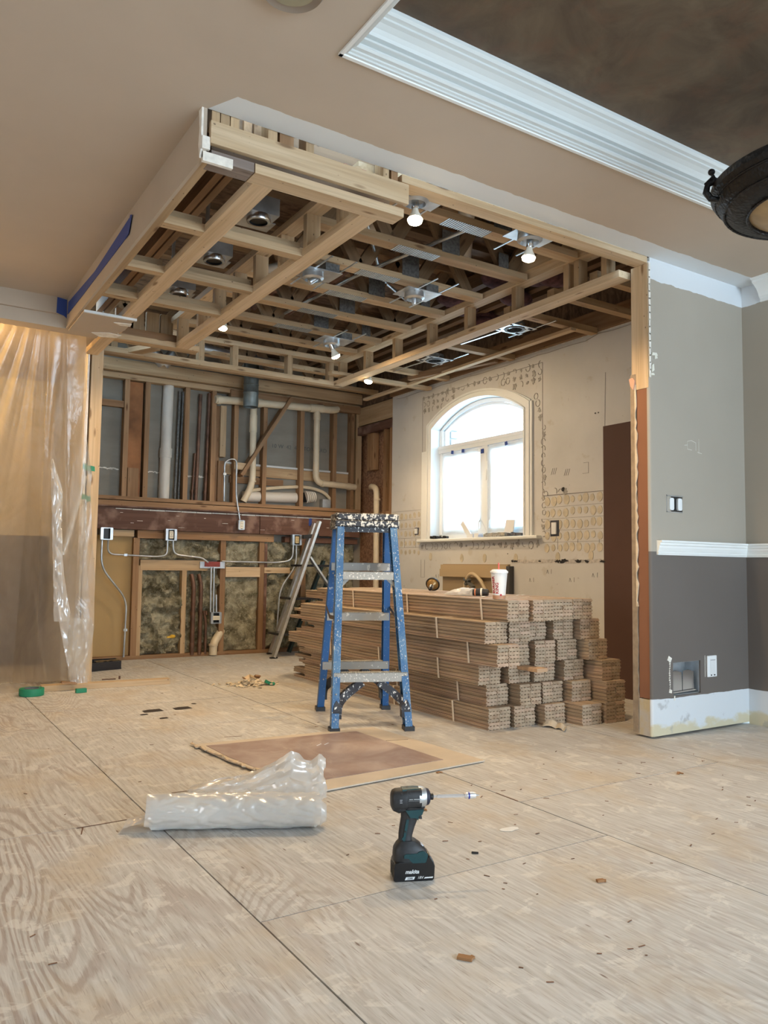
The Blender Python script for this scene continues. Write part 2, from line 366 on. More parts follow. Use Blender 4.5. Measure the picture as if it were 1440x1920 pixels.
bx(bm, hx0, 3.775, YP, YP + .014, 1.31, ZC); bx(bm, 3.775, hx1, YP, YP + .014, 1.225, ZC)
# rounded outer corner
rg = []
for k in range(6):
    a = k / 5 * PI / 2; rg.append((3.515 - .015 * math.sin(a), YP + .015 - .015 * math.cos(a)))
poly = rg + [(3.515, YP + .015)]
prism(bm, poly, 2.6, Matrix.Translation((0, 0, .012)))
wp = struct('wall_partition', bm, DINE, 'short partition painted beige above and dark grey below', 'wall')
bm = B(); bx(bm, XR, XR + .1, -3.4, YP, 0, ZC)
wr = struct('wall_right', bm, DINE, 'right hand wall painted beige above and dark grey below', 'wall')
for x in (3.57, 3.98, 4.36): stick('stud', (x, 2.861, .02), (x, 2.861, 2.6), .038, .089, WOOD, wp, up=(0, 1, 0))
bm = B(); bx(bm, 3.545, 4.5, 2.907, 2.920, .01, 2.62); obj('kitchen_side_board', bm, DRYE, wp)
# end of the partition: terracotta paint low, bare studs high
stick('end_stud', (3.520, 2.860, 1.90), (3.520, 2.860, 2.60), .040, .112, WOODL, wp, up=(0, 1, 0))
bm = B(); bx(bm, 3.503, 3.516, 2.814, 2.884, .21, 1.955); obj('terracotta_board', bm, TERRA, wp)
random.seed(3)
def ragged(x0, x1, y_in, z0, z1, n, amp, side, name, mat, th=.006):
    """strip of torn board paper in the plane X = x0 whose inner edge wanders"""
    bm = B(); zs = [z0 + (z1 - z0) * i / n for i in range(n + 1)]; pts = [(x1, z) for z in zs]
    inn = [(y_in + random.uniform(-amp, amp), z) for z in zs]
    poly = pts + inn[::-1]
    M = MX((x0, 0, 0), Vector((0, 1, 0)), Vector((0, 0, 1)), Vector((1, 0, 0))); prism(bm, poly, th, M)
    return obj(name, bm, mat, wp)
ragged(3.497, 2.924, 2.888, .02, 1.99, 60, .004, 1, 'bare_board_edge', plain('raw_gypsum_core', (.31, .24, .17), .9, nz=.2, nscale=20), .016)
ragged(3.4935, 2.894, 2.884, .70, 1.93, 40, .008, 1, 'torn_paper', plain('cream_torn_paper', (.62, .52, .38), .9, nz=.15, nscale=30), .006)
bm = B(); bx(bm, 3.501, 3.517, 2.812, 2.886, .012, .205); obj('skirting_ghost', bm, plain('gluey_plaster', (.56, .52, .46), .8, nz=.2, nscale=14, col2=(.46, .38, .24)), wp)
bm = B()
for i in range(16):
    z = 1.98 + i * .04; w_ = random.uniform(.0, .005)
    box(bm, (3.508 + w_/2, 2.7985, z), (.010 + w_, .004, .046), Matrix.Rotation(random.uniform(-.06, .06), 3, 'Y'))
obj('ragged_corner_bead', bm, DRYE, wp)
bm = B()
for (x, z, dx, dz) in ((3.545, 2.09, .05, .02), (3.53, 2.01, .02, .05), (3.555, 2.075, .025, .025), (3.527, 1.975, .03, .015)):
    prism(bm, [(-dx/2, -dz/2), (dx/2, -dz*.2), (dx*.3, dz/2), (-dx*.4, dz*.35)], .006, MX((x, 2.799, z), Vector((1, 0, 0)), Vector((0, 0, 1)), Vector((0, -1, 0))))
obj('hanging_paper_flap', bm, plain('loose_paper', (.70, .68, .58), .9), wp)
bm = B(); prism(bm, [(2.90, 1.97), (2.925, 1.965), (2.915, 1.925), (2.895, 1.90), (2.885, 1.95)], .008, MX((3.485, 0, 0), Vector((0, 1, 0)), Vector((0, 0, 1)), Vector((1, 0, 0))))
obj('peeled_paper', bm, plain('pink_paper', (.62, .36, .25), .9), wp)
# chair rail, crown on the right wall
rp = [(0, 0), (.010, 0), (.014, .012), (.010, .018), (.014, .024), (.020, .040), (.020, .050), (.026, .056), (.026, .066), (.036, .070), (.036, .080), (0, .080)]
crown([(3.548, YP), (XR, YP), (XR, -3.3)], rp, .982, 'chair_rail', None, closed=False, flip=-1)
o = bpy.data.objects['chair_rail']; o.name = 'trim_2'; tag(o, 'white chair rail along the grey and beige walls', 'chair rail', None, 'structure')
cp = [(0, 0), (.012, 0), (.014, .018), (.026, .030), (.034, .050), (.052, .074), (.078, .092), (.092, .100), (.092, .112), (.11, .118), (.11, .125), (0, .125)]
crown([(XR, 2.672), (XR, -3.3)], cp, 2.51, 'crown', None, closed=False, flip=-1)
o = bpy.data.objects['crown']; o.name = 'trim_3'; tag(o, 'white crown moulding along the right wall, cut off at the corner', 'crown moulding', None, 'structure')
# scraped square on the wall
bm = B()
for a, b in (((3.825, 1.585), (3.825, 1.632)), ((3.825, 1.632), (3.862, 1.640)), ((3.862, 1.640), (3.902, 1.630)), ((3.902, 1.630), (3.902, 1.585)), ((3.825, 1.588), (3.865, 1.585)), ((3.928, 1.57), (3.928, 1.655)), ((3.80, 1.607), (3.825, 1.611)), ((3.915, 1.578), (3.955, 1.572))):
    bar(bm, (a[0], 2.7996, a[1]), (b[0], 2.7996, b[1]), .0012, .0022)
obj('scrape_marks', bm, plain('scraped_plaster', (.66, .64, .58), .9), wp)
bm = B()
for i in range(14): box(bm, (3.645 + random.uniform(-.004, .004), 2.799, .24 + i * .0125), (random.uniform(.004, .012), .003, .010), Matrix.Rotation(random.random(), 3, 'Y'))
box(bm, (3.645, 2.799, .415), (.03, .004, .026), Matrix.Rotation(.5, 3, 'Y')); box(bm, (3.65, 2.799, .242), (.022, .004, .018), Matrix.Rotation(.2, 3, 'Y'))
bx(bm, 3.955, 3.958, 2.799, 2.8, .30, .42); bx(bm, 3.681, 3.69, 2.7985, 2.8, .19, .215)
obj('chipped_plaster', bm, DRYE, wp)
# remaining walls of the near rooms, out of view
bm = B(); bx(bm, -3.7, -3.6, -3.4, 7.9, 0, 2.9); struct('wall_left', bm, BEIGE, 'plain beige left wall', 'wall')
bm = B(); bx(bm, -3.7, 1.0, -3.5, -3.4, 0, 2.9); bx(bm, 1.0, 4.2, -3.5, -3.4, 2.4, 2.9); bx(bm, 4.2, 4.5, -3.5, -3.4, 0, 2.9); bx(bm, 1.0, 4.2, -3.5, -3.4, 0, .12)
struct('wall_front', bm, BEIGE, 'beige wall with an assumed wide opening behind the viewer', 'wall')  # opening assumed, placed where the rear area light sits
# ================================================================ kitchen window wall  X = 4.43
XW = 4.43
wy0, wy1, wz0, wzs = 4.79, 6.08, 1.165, 2.225          # opening, spring line
rise = .20
def arch_pts(y0, y1, zs, rise, n=20):
    c = (y0 + y1) / 2; h = (y1 - y0) / 2; Rr = (h*h + rise*rise) / (2*rise); a = math.asin(h / Rr)
    return [(c + Rr * math.sin(-a + 2*a*i/n), zs + rise - Rr + Rr * math.cos(-a + 2*a*i/n)) for i in range(n + 1)]
MW = MX((0, 0, 0), Vector((0, 1, 0)), Vector((0, 0, 1)), Vector((1, 0, 0)))   # (y, z, depth x)
def MWx(x): return Matrix.Translation((x, 0, 0)) @ MW
t = T('bare_kitchen_drywall'); X, Y, Z = t.xyz()
c = t.mix(1.0, (.61, .60, .57), t.mr(t.noise(2.2, 6), .3, .7, .92, 1.06), 'MULTIPLY')
c = t.mix(t.mr(t.noise(7, 6, 0, 4), .62, .70, 0, .35), c, (.42, .36, .25))
c = t.mix(t.mr(t.noise((24, 24, 24), 3, 0, 9), .72, .76, 0, .6), c, (.22, .20, .18))
t.bump(t.noise(60, 5), .12, .003); KDRY = t.fin(c, .85, 0, .2)
def arch_wall(bm, x0, x1, Y0, Y1, Z0, Z1, y0, y1, z0, zs, rise):
    bx(bm, x0, x1, Y0, y0, Z0, Z1); bx(bm, x0, x1, y1, Y1, Z0, Z1); bx(bm, x0, x1, y0, y1, Z0, z0)
    ap = arch_pts(y0, y1, zs, rise)
    poly = [(y1, Z1), (y0, Z1)] + [(y0, zs)] + ap[1:-1] + [(y1, zs)]
    for (ya, za), (yb, zb) in zip(ap, ap[1:]):
        prism(bm, [(ya, za), (yb, zb), (yb, Z1), (ya, Z1)], x1 - x0, MWx(x0))
bm = B(); arch_wall(bm, XW, XW + .14, 2.92, 6.80, 0, 2.672, wy0, wy1, wz0, wzs, rise)
ww = struct('wall_window', bm, KDRY, 'bare scarred drywall kitchen wall around the arched window', 'wall')
bm = B(); bx(bm, XW - .003, XW, 3.0, 3.955, 0, 1.95); obj('chocolate_painted_area', bm, BROWNP, ww)
# ragged top edge of the board and its paper strip
random.seed(11); bm = B()
for i in range(60):
    y = 2.95 + i * .064; h = random.uniform(.006, .022); bx(bm, XW - .004, XW + .01, y, y + .07, 2.664, 2.672 + h)
obj('broken_board_top', bm, DRYE, ww)
bm = B(); tube(bm, [(XW - .005, 2.95 + i * .13, 2.632 + random.uniform(-.006, .006) + (.02 if i < 9 else 0)) for i in range(30)], .0025, 4); obj('torn_tape_line', bm, plain('torn_tape_grey', (.34, .31, .27), .9), ww)  # thin grey-brown line along the torn tape
# wall continues to the back corner without board: sheathing, studs, header
bm = B(); bx(bm, XW + .10, XW + .14, 6.80, 7.62, 0, 3.1); obj('sheathing', bm, OSB, ww)
stick('header', (XW + .03, 6.80, 2.56), (XW + .03, 7.5, 2.56), .06, .20, WOOD, ww)
stick('header_band', (XW + .025, 6.80, 2.40), (XW + .025, 7.5, 2.40), .07, .09, BEAMR, ww)
stick('stud', (XW + .05, 6.835, .04), (XW + .05, 6.835, 2.36), .089, .04, WOODO, ww, up=(0, 1, 0))
stick('stud', (XW + .05, 6.96, .04), (XW + .05, 6.96, 2.36), .089, .038, WOODO, ww, up=(0, 1, 0))
stick('block', (XW + .06, 7.28, 1.95), (XW + .06, 7.28, 2.36), .06, .14, WOODO, ww, up=(0, 1, 0))
stick('sill_plate', (XW + .05, 6.80, .02), (XW + .05, 7.5, .02), .089, .038, WOODO, ww)
stick('rail', (XW + .05, 6.86, 1.42), (XW + .05, 7.5, 1.42), .06, .12, WOODO, ww)
# adhesive dabs left by the tiles: flat blobs on the board
def blob(bm, y, z, r, sq=1.0, x=XW - .0005, th=.003, n=16, jag=.07):
    rr = [r * random.uniform(1 - jag, 1 + jag) for _ in range(n)]
    prism(bm, [(y + rr[k] * math.cos(2*PI*k/n), z + sq * rr[k] * math.sin(2*PI*k/n)) for k in range(n)], -th, MWx(x))
random.seed(5)
YDAB = plain('yellow_tile_adhesive', (.55, .49, .37), .85, nz=.15, nscale=20)
GDAB = plain('grey_torn_adhesive', (.34, .32, .29), .9, nz=.35, nscale=60)
bm = B()
for r in range(5):
    for k in range(9):
        y = 3.99 + k * .068; z = 1.43 - r * .092
        if y < 4.56: blob(bm, y + random.uniform(-.008, .008), z + random.uniform(-.008, .008), random.uniform(.020, .031), 1.25)
    for k in range(7):
        y = 6.30 + k * .076; z = 1.41 - r * .092
        blob(bm, y, z + random.uniform(-.008, .008), random.uniform(.017, .028), 1.2)
for y in (6.1, 5.62, 5.3, 4.9, 4.42, 4.08): blob(bm, y, .985 + random.uniform(-.01, .02), .024, 1.6)
obj('yellow_adhesive_dabs', bm, YDAB, ww, kind='stuff')
bm = B()
def ringblob(y, z, r):
    if random.random() < .55: blob(bm, y, z, r * random.uniform(.5, .95), random.uniform(.8, 1.4), jag=.5)
    else:
        a0 = random.uniform(0, 6); n = random.choice((5, 7, 9, 12)); r *= random.uniform(.8, 1.1)
        for k in range(n):
            a = a0 + k * .48; box(bm, (XW - .0015, y + r * math.cos(a), z + r * 1.15 * math.sin(a)), (.003, r * .50, r * .26), Matrix.Rotation(a + PI/2, 3, 'X'))
for k in range(22): ringblob(6.24 - k * .076, 1.095 + random.uniform(-.008, .008), .025)      # under the sill
for k in range(16): ringblob(4.575 + random.uniform(-.008, .006), 2.03 - k * .057, .021)         # right of casing
for k in range(13): ringblob(6.24 + random.uniform(-.006, .006), 2.0 - k * .07, .012)            # left of casing
for k in range(22):
    y = 6.23 - k * .077; zt = 2.555
    for j in range(3):
        z = zt - j * .062
        hh = 2.285 + .215 * max(0, 1 - ((y - 5.435) / .74) ** 2)
        if z > hh + .015 and (j < 1 or abs(y - 5.435) > .30): ringblob(y + random.uniform(-.012, .012), z - (0 if j else 0), .024)
for (y, z) in ((4.66, 2.30), (4.64, 2.24), (4.62, 2.18), (4.61, 2.12), (4.34, 1.50), (4.39, 1.495), (4.45, 1.505), (4.55, 1.49)): ringblob(y, z, .024)
obj('grey_adhesive_marks', bm, GDAB, ww, kind='stuff')
# thin pencil and scored lines
bm = B()
def wl(pts, r=.0016, x=XW - .001):
    for a, b in zip(pts, pts[1:]): bar(bm, (x, *a), (x, *b), .002, r * 2)
wl([(6.255, 2.56), (4.585, 2.565), (4.585, 1.48), (3.96, 1.475)]); wl([(6.255, 2.56), (6.255, 1.2)])
for k in range(5): wl([(3.96 + .0, 1.475 - .092 * k), (4.58, 1.475 - .092 * k)], .0008); wl([(6.27, 1.46 - .092 * k), (6.78, 1.46 - .092 * k)], .0008)
for k in range(3): wl([(4.0 + k * .21, 1.05), (4.0 + k * .21, 1.15)], .0008); wl([(6.35 + k * .2, 1.09), (6.35 + k * .2, 1.18)], .0008)
wl([(3.94, 1.95), (3.93, 2.35)], .001)
for (y, z) in ((4.31, 1.62), (4.45, 1.64)):
    for d in (0, .02, .04): wl([(y + d, z), (y + d - .02, z + .05)], .001)
wl([(4.15, 1.70), (4.10, 1.70), (4.10, 1.62), (4.16, 1.62)], .001); wl([(6.20, .97), (6.20, .80), (6.26, .80), (6.26, .97)], .001)
for (y, z) in ((4.05, .84), (4.28, .80), (4.52, .86), (4.72, .79), (6.0, .80)):
    wl([(y, z), (y + .012, z + .03), (y + .02, z + .002)], .001); wl([(y - .03, z), (y - .03, z + .035)], .001)
obj('pencil_marks', bm, plain('pencil', (.17, .16, .15), .9), ww)
bm = B(); random.seed(8)     # chiselled slot
poly = [(3.95 + i * .05, .972 + random.uniform(-.004, .006)) for i in range(21)]; poly += [(4.95 - i * .05, .945 + random.uniform(-.006, .004)) for i in range(21)]
prism(bm, poly, -.002, MWx(XW)); obj('chiselled_slot', bm, plain('slot_plaster', (.5, .47, .43), .9, nz=.3, nscale=40), ww)
bm = B()
for (y, r) in ((3.97, .02), (4.12, .024), (4.2, .03), (4.36, .04), (4.42, .026), (4.62, .016), (4.9, .02), (4.94, .014)): blob(bm, y, .958, r, .42, x=XW - .002, jag=.5)
obj('slot_hole', bm, BLACK, ww)
bm = B(); blob(bm, 4.36, 1.515, .017); blob(bm, 4.03, 2.06, .006); blob(bm, 4.0, 2.06, .005); blob(bm, 5.0, 1.02, .004); obj('drilled_hole', bm, BLACK, ww)
# ---------------------------------------------------------------- window 1
win = thing('window_1', 'white arched window above two casements with frosted film', 'window', (XW, 5.435, wz0), kind='structure')
def arch_band(bm, y0, y1, z0, zs, rise, wd, x0, x1, bottom=False, n=20, dz=0, ro=None):
    outer = [(y0 - wd, z0)] + arch_pts(y0 - wd, y1 + wd, zs + dz, ro or (rise + wd * .95), n) + [(y1 + wd, z0)]
    inner = [(y0, z0)] + arch_pts(y0, y1, zs, rise, n) + [(y1, z0)]
    for i in range(len(outer) - 1): prism(bm, [outer[i], outer[i+1], inner[i+1], inner[i]], x1 - x0, MWx(x0))
bm = B(); arch_band(bm, wy0, wy1, wz0, wzs, rise, .075, XW - .016, XW, n=20, dz=.06, ro=.20); arch_band(bm, wy0, wy1, wz0, wzs, rise, .016, XW - .024, XW - .016); arch_band(bm, wy0 - .055, wy1 + .055, wz0, wzs + .044, rise, .020, XW - .028, XW - .016)
obj('casing', bm, WHITEP, win)
bm = B(); bx(bm, XW - .022, XW, wy1 + .075, wy1 + .155, wz0, 2.02); bx(bm, XW - .020, XW, wy0 - .10, wy0 - .075, wz0, 2.27); obj('casing_extension', bm, WHITEP, win)
WHITEW = plain('white_window_paint', (.78, .83, .86), .35)
bm = B(); arch_band(bm, wy0 + .001, wy1 - .001, wz0, wzs, rise, .001, XW - .01, XW + .14); arch_band(bm, wy0 + .04, wy1 - .04, wz0, wzs - .01, rise - .03, .04, XW + .085, XW + .13); arch_band(bm, wy0 + .065, wy1 - .065, wz0, wzs - .02, rise - .045, .026, XW + .105, XW + .15)
bx(bm, XW + .085, XW + .13, wy0, wy1, wz0, wz0 + .04)
obj('window_frame', bm, WHITEW, win)
zt = 2.04; ym = 5.395
bm = B(); bx(bm, XW + .07, XW + .135, wy0, wy1, zt - .045, zt + .02); bx(bm, XW + .062, XW + .07, wy0, wy1, zt - .01, zt + .02); obj('transom', bm, WHITEW, win)
bm = B(); bx(bm, XW + .075, XW + .135, ym - .04, ym + .04, wz0, zt - .045); obj('mullion', bm, WHITEW, win)
def sash(y0, y1, nm):
    bm = B(); z0, z1 = wz0 + .04, zt - .045
    bx(bm, XW + .09, XW + .13, y0, y0 + .045, z0, z1); bx(bm, XW + .09, XW + .13, y1 - .045, y1, z0, z1); bx(bm, XW + .09, XW + .13, y0 + .045, y1 - .045, z0, z0 + .05); bx(bm, XW + .09, XW + .13, y0 + .045, y1 - .045, z1 - .05, z1)
    o = obj('sash', bm, WHITEW, win)
    bm = B(); tube(bm, bend([(XW + .085, ym + (.07 if y0 > ym else -.07), 1.33), (XW + .068, ym + (.07 if y0 > ym else -.07), 1.31), (XW + .068, ym + (.07 if y0 > ym else -.07), 1.25)], .01), .006, 6); obj('sash_handle', bm, WHITEW, o)
sash(wy0 + .04, ym - .04, 'a'); sash(ym + .04, wy1 - .04, 'b')
t = T('clear_glass'); t.nt.nodes.remove(t.b); t.b = None
g1 = t.n('BsdfTransparent', Color=(.97, 1, 1)); g2 = t.n('BsdfGlossy', Roughness=.02); t.nt.links.new(t.n('MixShader', i_0=.05, i_1=g1, i_2=g2), t.out.inputs[0]); GLASS = t.m
def film(name, tr, col, tcol=(1, 1, 1), gl=.12, rg=.3):
    t = T(name); t.nt.nodes.remove(t.b)
    a = t.n('BsdfTransparent', Color=tcol); b_ = t.n('BsdfTranslucent', Color=col); d = t.n('BsdfDiffuse', Color=col); gg = t.n('BsdfGlossy', Roughness=rg)
    k = t.n('MixShader', i_0=.45, i_1=b_, i_2=d); k = t.n('MixShader', i_0=tr, i_1=k, i_2=a); k = t.n('MixShader', i_0=gl, i_1=k, i_2=gg)
    t.nt.links.new(k, t.out.inputs[0]); return t
FILM = film('frosted_film', .30, (.9, .95, .97)).m
bm = B(); prism(bm, [(wy0 + .06, zt + .02)] + arch_pts(wy0 + .06, wy1 - .06, wzs - .02, rise - .045) + [(wy1 - .06, zt + .02)], .005, MWx(XW + .118)); obj('arched_pane', bm, GLASS, win)
for a, b_ in ((wy0 + .085, ym - .085), (ym + .085, wy1 - .085)):
    bm = B(); bx(bm, XW + .112, XW + .117, a, b_, wz0 + .09, zt - .095); obj('pane', bm, GLASS, win)
random.seed(4)
for a, b_, s in ((wy0 + .05, ym - .02, 0), (ym + .10, wy1 - .05, 1)):
    bm = B(); grid(bm, 10, 14, lambda u, v: Vector((XW + .082 - .004 * math.sin(u * 17 + v * 5) - .006 * random.random(), a + (b_ - a) * u + .006 * math.sin(v * 14), wz0 + .055 + (zt - .06 - wz0 - .055) * v + .006 * math.sin(u * 11))))
    obj('frosted_film', bm, FILM, win, smooth=True)
bm = B()  # loose edge of film hanging at the middle
def strip(u, v):
    z = 1.99 - .80 * v; y = 5.41 + .075 * math.sin(v * PI * .9) ** 2 * (1 if v < .85 else .6) - .09 * max(0, v - .8) * 4 + u * (.012 + .06 * math.sin(v * 3.0) ** 2)
    return Vector((XW + .05 - .02 * math.sin(v * 5) + .01 * u, y, z))
grid(bm, 3, 20, strip); obj('loose_film_strip', bm, FILM, win, smooth=True)
bm = B()
for y, z, s in ((5.86, 1.985, .03), (5.70, 1.98, .03), (5.42, 1.945, .035), (5.10, 1.975, .028)): box(bm, (XW + .066, y, z), (.006, s, s * 1.1), Matrix.Rotation(.4 * (y - 5.5), 3, 'X'))
obj('blue_tape_piece', bm, BLUET, win)
bm = B(); bx(bm, XW - .055, XW + .13, 4.60, 6.27, wz0 - .028, wz0); obj('sill', bm, WHITEP, win, bevel=.008)
# brick reveal seen through the arched pane, beyond the glass
bm = B(); bx(bm, XW + .141, XW + .25, 6.02, 6.5, .4, 3.0); bx(bm, XW + .141, XW + .25, 4.2, 4.85, .4, 3.0); bx(bm, XW + .141, XW + .25, 4.8, 6.1, .4, 1.14)
ext = struct('wall_outside', bm, plain('mortar', (.55, .53, .5), .9), 'pale outside masonry beside the window', 'wall')
for r in range(6):
    bm = B(); bx(bm, XW + .16, XW + .245, 6.0, 6.03, 2.0 + r * .075, 2.062 + r * .075); obj('brick', bm, plain('grey_brick', (.42, .42, .43), .9) if r == 0 else bpy.data.materials['grey_brick'], ext)
# ================================================================ kitchen ceiling framing
random.seed(21)
fr = thing('ceiling_framing', 'open wooden soffit and header framing of the stripped kitchen ceiling', 'ceiling framing', (2.6, 4.2, 2.44), kind='structure')
ZL = 2.459          # centre of the low chords
def flat(n, x0, y0, x1, y1, z=ZL, wd=.089, h=.038, m=None): return stick(n, (x0, y0, z), (x1, y1, z), wd, h, m or WOOD, fr)
# header over the opening
stick('header_board', (.975, 2.795, 2.541), (1.885, 2.795, 2.541), .022, .089, WOODL, fr)
flat('header_plate', 1.165, 2.845, 1.87, 2.845, m=WOODL); flat('header_plate', .985, 2.845, 1.16, 2.845, m=WOODG)
stick('header_plate', (1.86, 2.845, 2.618), (3.50, 2.845, 2.618), .085, .034, WOODL, fr)
stick('header_beam', (1.86, 2.93, 2.75), (3.5, 2.93, 2.75), .04, .20, WOOD, fr); stick('gap_shade_board', (1.0, 2.975, 2.72), (1.9, 2.975, 2.72), .02, .30, WOODD, fr)  # dark board added behind the left gap to keep it in shade
for x, wd_, m in ((1.0, .032, WOOD), (1.038, .036, WOOD), (1.078, .036, WOOD), (1.238, .040, WOOD), (1.30, .062, WOODO), (1.405, .036, WOOD), (1.778, .030, WOOD), (1.822, .034, WOODO)):
    stick('cripple', (x, 2.84, 2.585), (x, 2.84, 2.62 + .16), wd_, .07, m, fr, up=(0, 1, 0))
# long flat members running away from the opening
flat('chord', 1.235, 2.89, 1.235, 6.0, m=WOODL)
flat('chord', 1.742, 2.892, 1.742, 5.453, m=WOODL)
CY = [3.48, 4.10, 4.60, 5.50]
for y in CY[:3]:
    flat('cross_piece', 1.0, y, 1.19, y, wd=.06, m=WOOD); flat('cross_piece', 1.28, y, 1.70, y, wd=.06, m=WOOD)
    stick('cross_piece_web', (1.0, y + .02, 2.50), (1.19, y + .02, 2.50), .03, .045, WOOD, fr); stick('cross_piece_web', (1.28, y + .02, 2.50), (1.70, y + .02, 2.50), .03, .045, WOOD, fr)
flat('cross_piece', 1.28, 5.50, 1.87, 5.50, wd=.09); stick('cross_piece_web', (1.28, 5.53, 2.51), (1.80, 5.53, 2.51), .035, .07, WOODO, fr)
# ladder frame above the second chord
stick('upper_chord', (1.73, 2.89, 2.665), (1.73, 5.7, 2.665), .085, .038, WOODL, fr)
stick('upper_chord', (1.19, 2.95, 2.69), (1.19, 5.6, 2.69), .035, .10, WOODO, fr)
stick('upper_chord', (1.235, 2.95, 2.70), (1.235, 5.6, 2.70), .035, .12, WOODO, fr)
for y in (3.08, 3.42, 3.72, 4.05, 4.36, 4.70, 5.0, 5.42): stick('block', (1.733, y, 2.478), (1.733, y, 2.648), .076, .038, WOOD, fr, up=(0, 1, 0))
for x in (1.45, 1.56, 1.66): stick('block', (x, 5.58, 2.48), (x, 5.58, 2.70), .09, .038, WOOD, fr, up=(0, 1, 0))
stick('block', (1.30, 5.58, 2.62), (1.42, 5.58, 2.62), .038, .14, WOODO, fr)
# back and right ladder frames, set a little higher
KF = 1.0714
def sc3(p, k=KF): return (p[0] * k, p[1] * k, .9 + (p[2] - .9) * k)
def kst(n, p0, p1, wd, h, m, up=(0, 0, 1), k=KF): return stick(n, sc3(p0, k), sc3(p1, k), wd * k, h * k, m, fr, up=up)
kst('chord', (1.27, 5.86, ZL), (3.27, 5.86, ZL), .075, .038, WOODL); kst('upper_chord', (1.75, 5.86, 2.66), (3.27, 5.86, 2.66), .075, .038, WOODL)
for x in (1.36, 2.02, 2.30, 2.78, 3.17): kst('block', (x, 5.87, 2.478), (x, 5.87, 2.642), .045, .07, WOOD, up=(0, 1, 0))
kst('diagonal_block', (1.48, 5.88, 2.47), (1.60, 5.62, 2.47), .089, .036, WOOD)
kst('chord', (3.245, 2.745, ZL), (3.235, 5.84, ZL), .089, .038, WOODL); kst('upper_chord', (3.245, 2.80, 2.655), (3.235, 5.9, 2.655), .089, .038, WOODL)
kst('upper_chord', (3.19, 2.82, 2.71), (3.18, 3.5, 2.71), .038, .07, WOODL)
for y in (2.86, 3.06, 3.14, 3.58, 4.05, 4.48, 4.93, 5.36, 5.78): kst('block', (3.25, y, 2.478), (3.25, y, 2.637), .07, .038, WOOD, up=(0, 1, 0))
for y in (3.22, 3.58, 4.0, 4.9, 5.8): stick('joist', (3.53, y, 2.665), (4.39, y, 2.665), .062, .045, WOOD, fr)
# soffit strips right of it, under the joists
stick('strip', (4.12, 3.95, 2.625), (4.15, 6.9, 2.625), .05, .022, WOODL, fr)
stick('ledger', (4.41, 2.95, 2.745), (4.41, 6.8, 2.745), .038, .15, WOODO, fr)
stick('diagonal_board', (4.02, 5.9, 2.64), (4.30, 5.0, 2.66), .05, .05, WOODO, fr)
flat('strip', 3.30, 6.10, 4.40, 6.10, z=2.625, wd=.07, h=.03, m=WOODL)
# ---------------------------------------------------------------- floor trusses above, each a parent with its own chords, webs and plates
def plate_tex():
    t = T('corrugated_truss_plate'); X, Y, Z = t.xyz()
    s = t.ma('SINE', t.ma('MULTIPLY', X, 420.0)); t.bump(s, 1.0, .004)
    return t.fin(t.mix(t.mr(s, -1, 1), (.30, .32, .33), (.66, .69, .70)), .4, .7)
PLATE = plate_tex()
KT = 1.057
TY = [3.09, 3.50, 3.92, 4.33, 4.74, 5.15, 5.52]
for i, y0_ in enumerate(TY + [6.25, 6.70]):
    y = y0_ * KT; tr = link('floor_truss', None, fr); tr.matrix_parent_inverse = Matrix.Translation((-2.6, -4.2, -2.44)); tr.matrix_basis = Matrix.Translation((3.0, y, 2.74))
    x0, x1 = (1.86, 3.40) if y0_ < 5.9 else (1.3, 4.40)
    z0 = 2.762
    stick('bottom_chord', (x0, y, z0), (x1, y, z0), .087, .040, WOOD, tr)
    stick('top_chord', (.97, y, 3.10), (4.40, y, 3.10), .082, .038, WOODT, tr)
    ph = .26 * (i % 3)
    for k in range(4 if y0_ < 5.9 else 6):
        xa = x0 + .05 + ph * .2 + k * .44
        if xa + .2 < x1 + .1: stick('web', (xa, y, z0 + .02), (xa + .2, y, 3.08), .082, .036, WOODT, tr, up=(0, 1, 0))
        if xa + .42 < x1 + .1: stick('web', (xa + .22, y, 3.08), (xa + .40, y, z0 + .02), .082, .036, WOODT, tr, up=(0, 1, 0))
    if y0_ < 5.3:
        px = (2.42 + (i - 1) * .012) * KT if i else 2.45 * KT
        bm = B(); bx(bm, px - .15, px + .15, y - .0445, y + .0445, 2.7405, 2.742); obj('corrugated_plate', bm, PLATE, tr)
        bm = B(); bx(bm, px + .16, px + .29, y - .0465, y - .044, 2.775, 2.91); obj('side_plate', bm, GALVD, tr)
        if i % 2: bm = B(); bx(bm, px + .60, px + .68, y - .0465, y - .044, 2.78, 2.87); obj('side_plate', bm, GALVD, tr)
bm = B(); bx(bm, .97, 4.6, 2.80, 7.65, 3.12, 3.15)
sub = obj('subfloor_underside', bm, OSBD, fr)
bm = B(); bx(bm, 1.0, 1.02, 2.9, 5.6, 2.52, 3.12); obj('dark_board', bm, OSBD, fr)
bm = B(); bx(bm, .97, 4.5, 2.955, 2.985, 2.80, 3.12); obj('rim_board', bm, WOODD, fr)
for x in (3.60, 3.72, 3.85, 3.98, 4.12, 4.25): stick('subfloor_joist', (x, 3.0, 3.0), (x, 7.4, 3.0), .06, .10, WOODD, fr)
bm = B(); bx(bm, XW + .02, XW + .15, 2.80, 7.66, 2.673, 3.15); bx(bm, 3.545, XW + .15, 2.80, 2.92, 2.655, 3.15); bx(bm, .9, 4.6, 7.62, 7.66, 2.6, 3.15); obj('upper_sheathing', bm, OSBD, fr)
# pink insulation seen dark between the joists at the right
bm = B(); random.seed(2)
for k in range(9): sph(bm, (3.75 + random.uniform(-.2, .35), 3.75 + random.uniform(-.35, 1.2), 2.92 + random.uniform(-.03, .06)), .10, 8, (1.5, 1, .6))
obj('pink_insulation', bm, plain('dusky_pink_wool', (.10, .045, .05), .95, nz=.4, nscale=30), fr, smooth=True, kind='stuff')
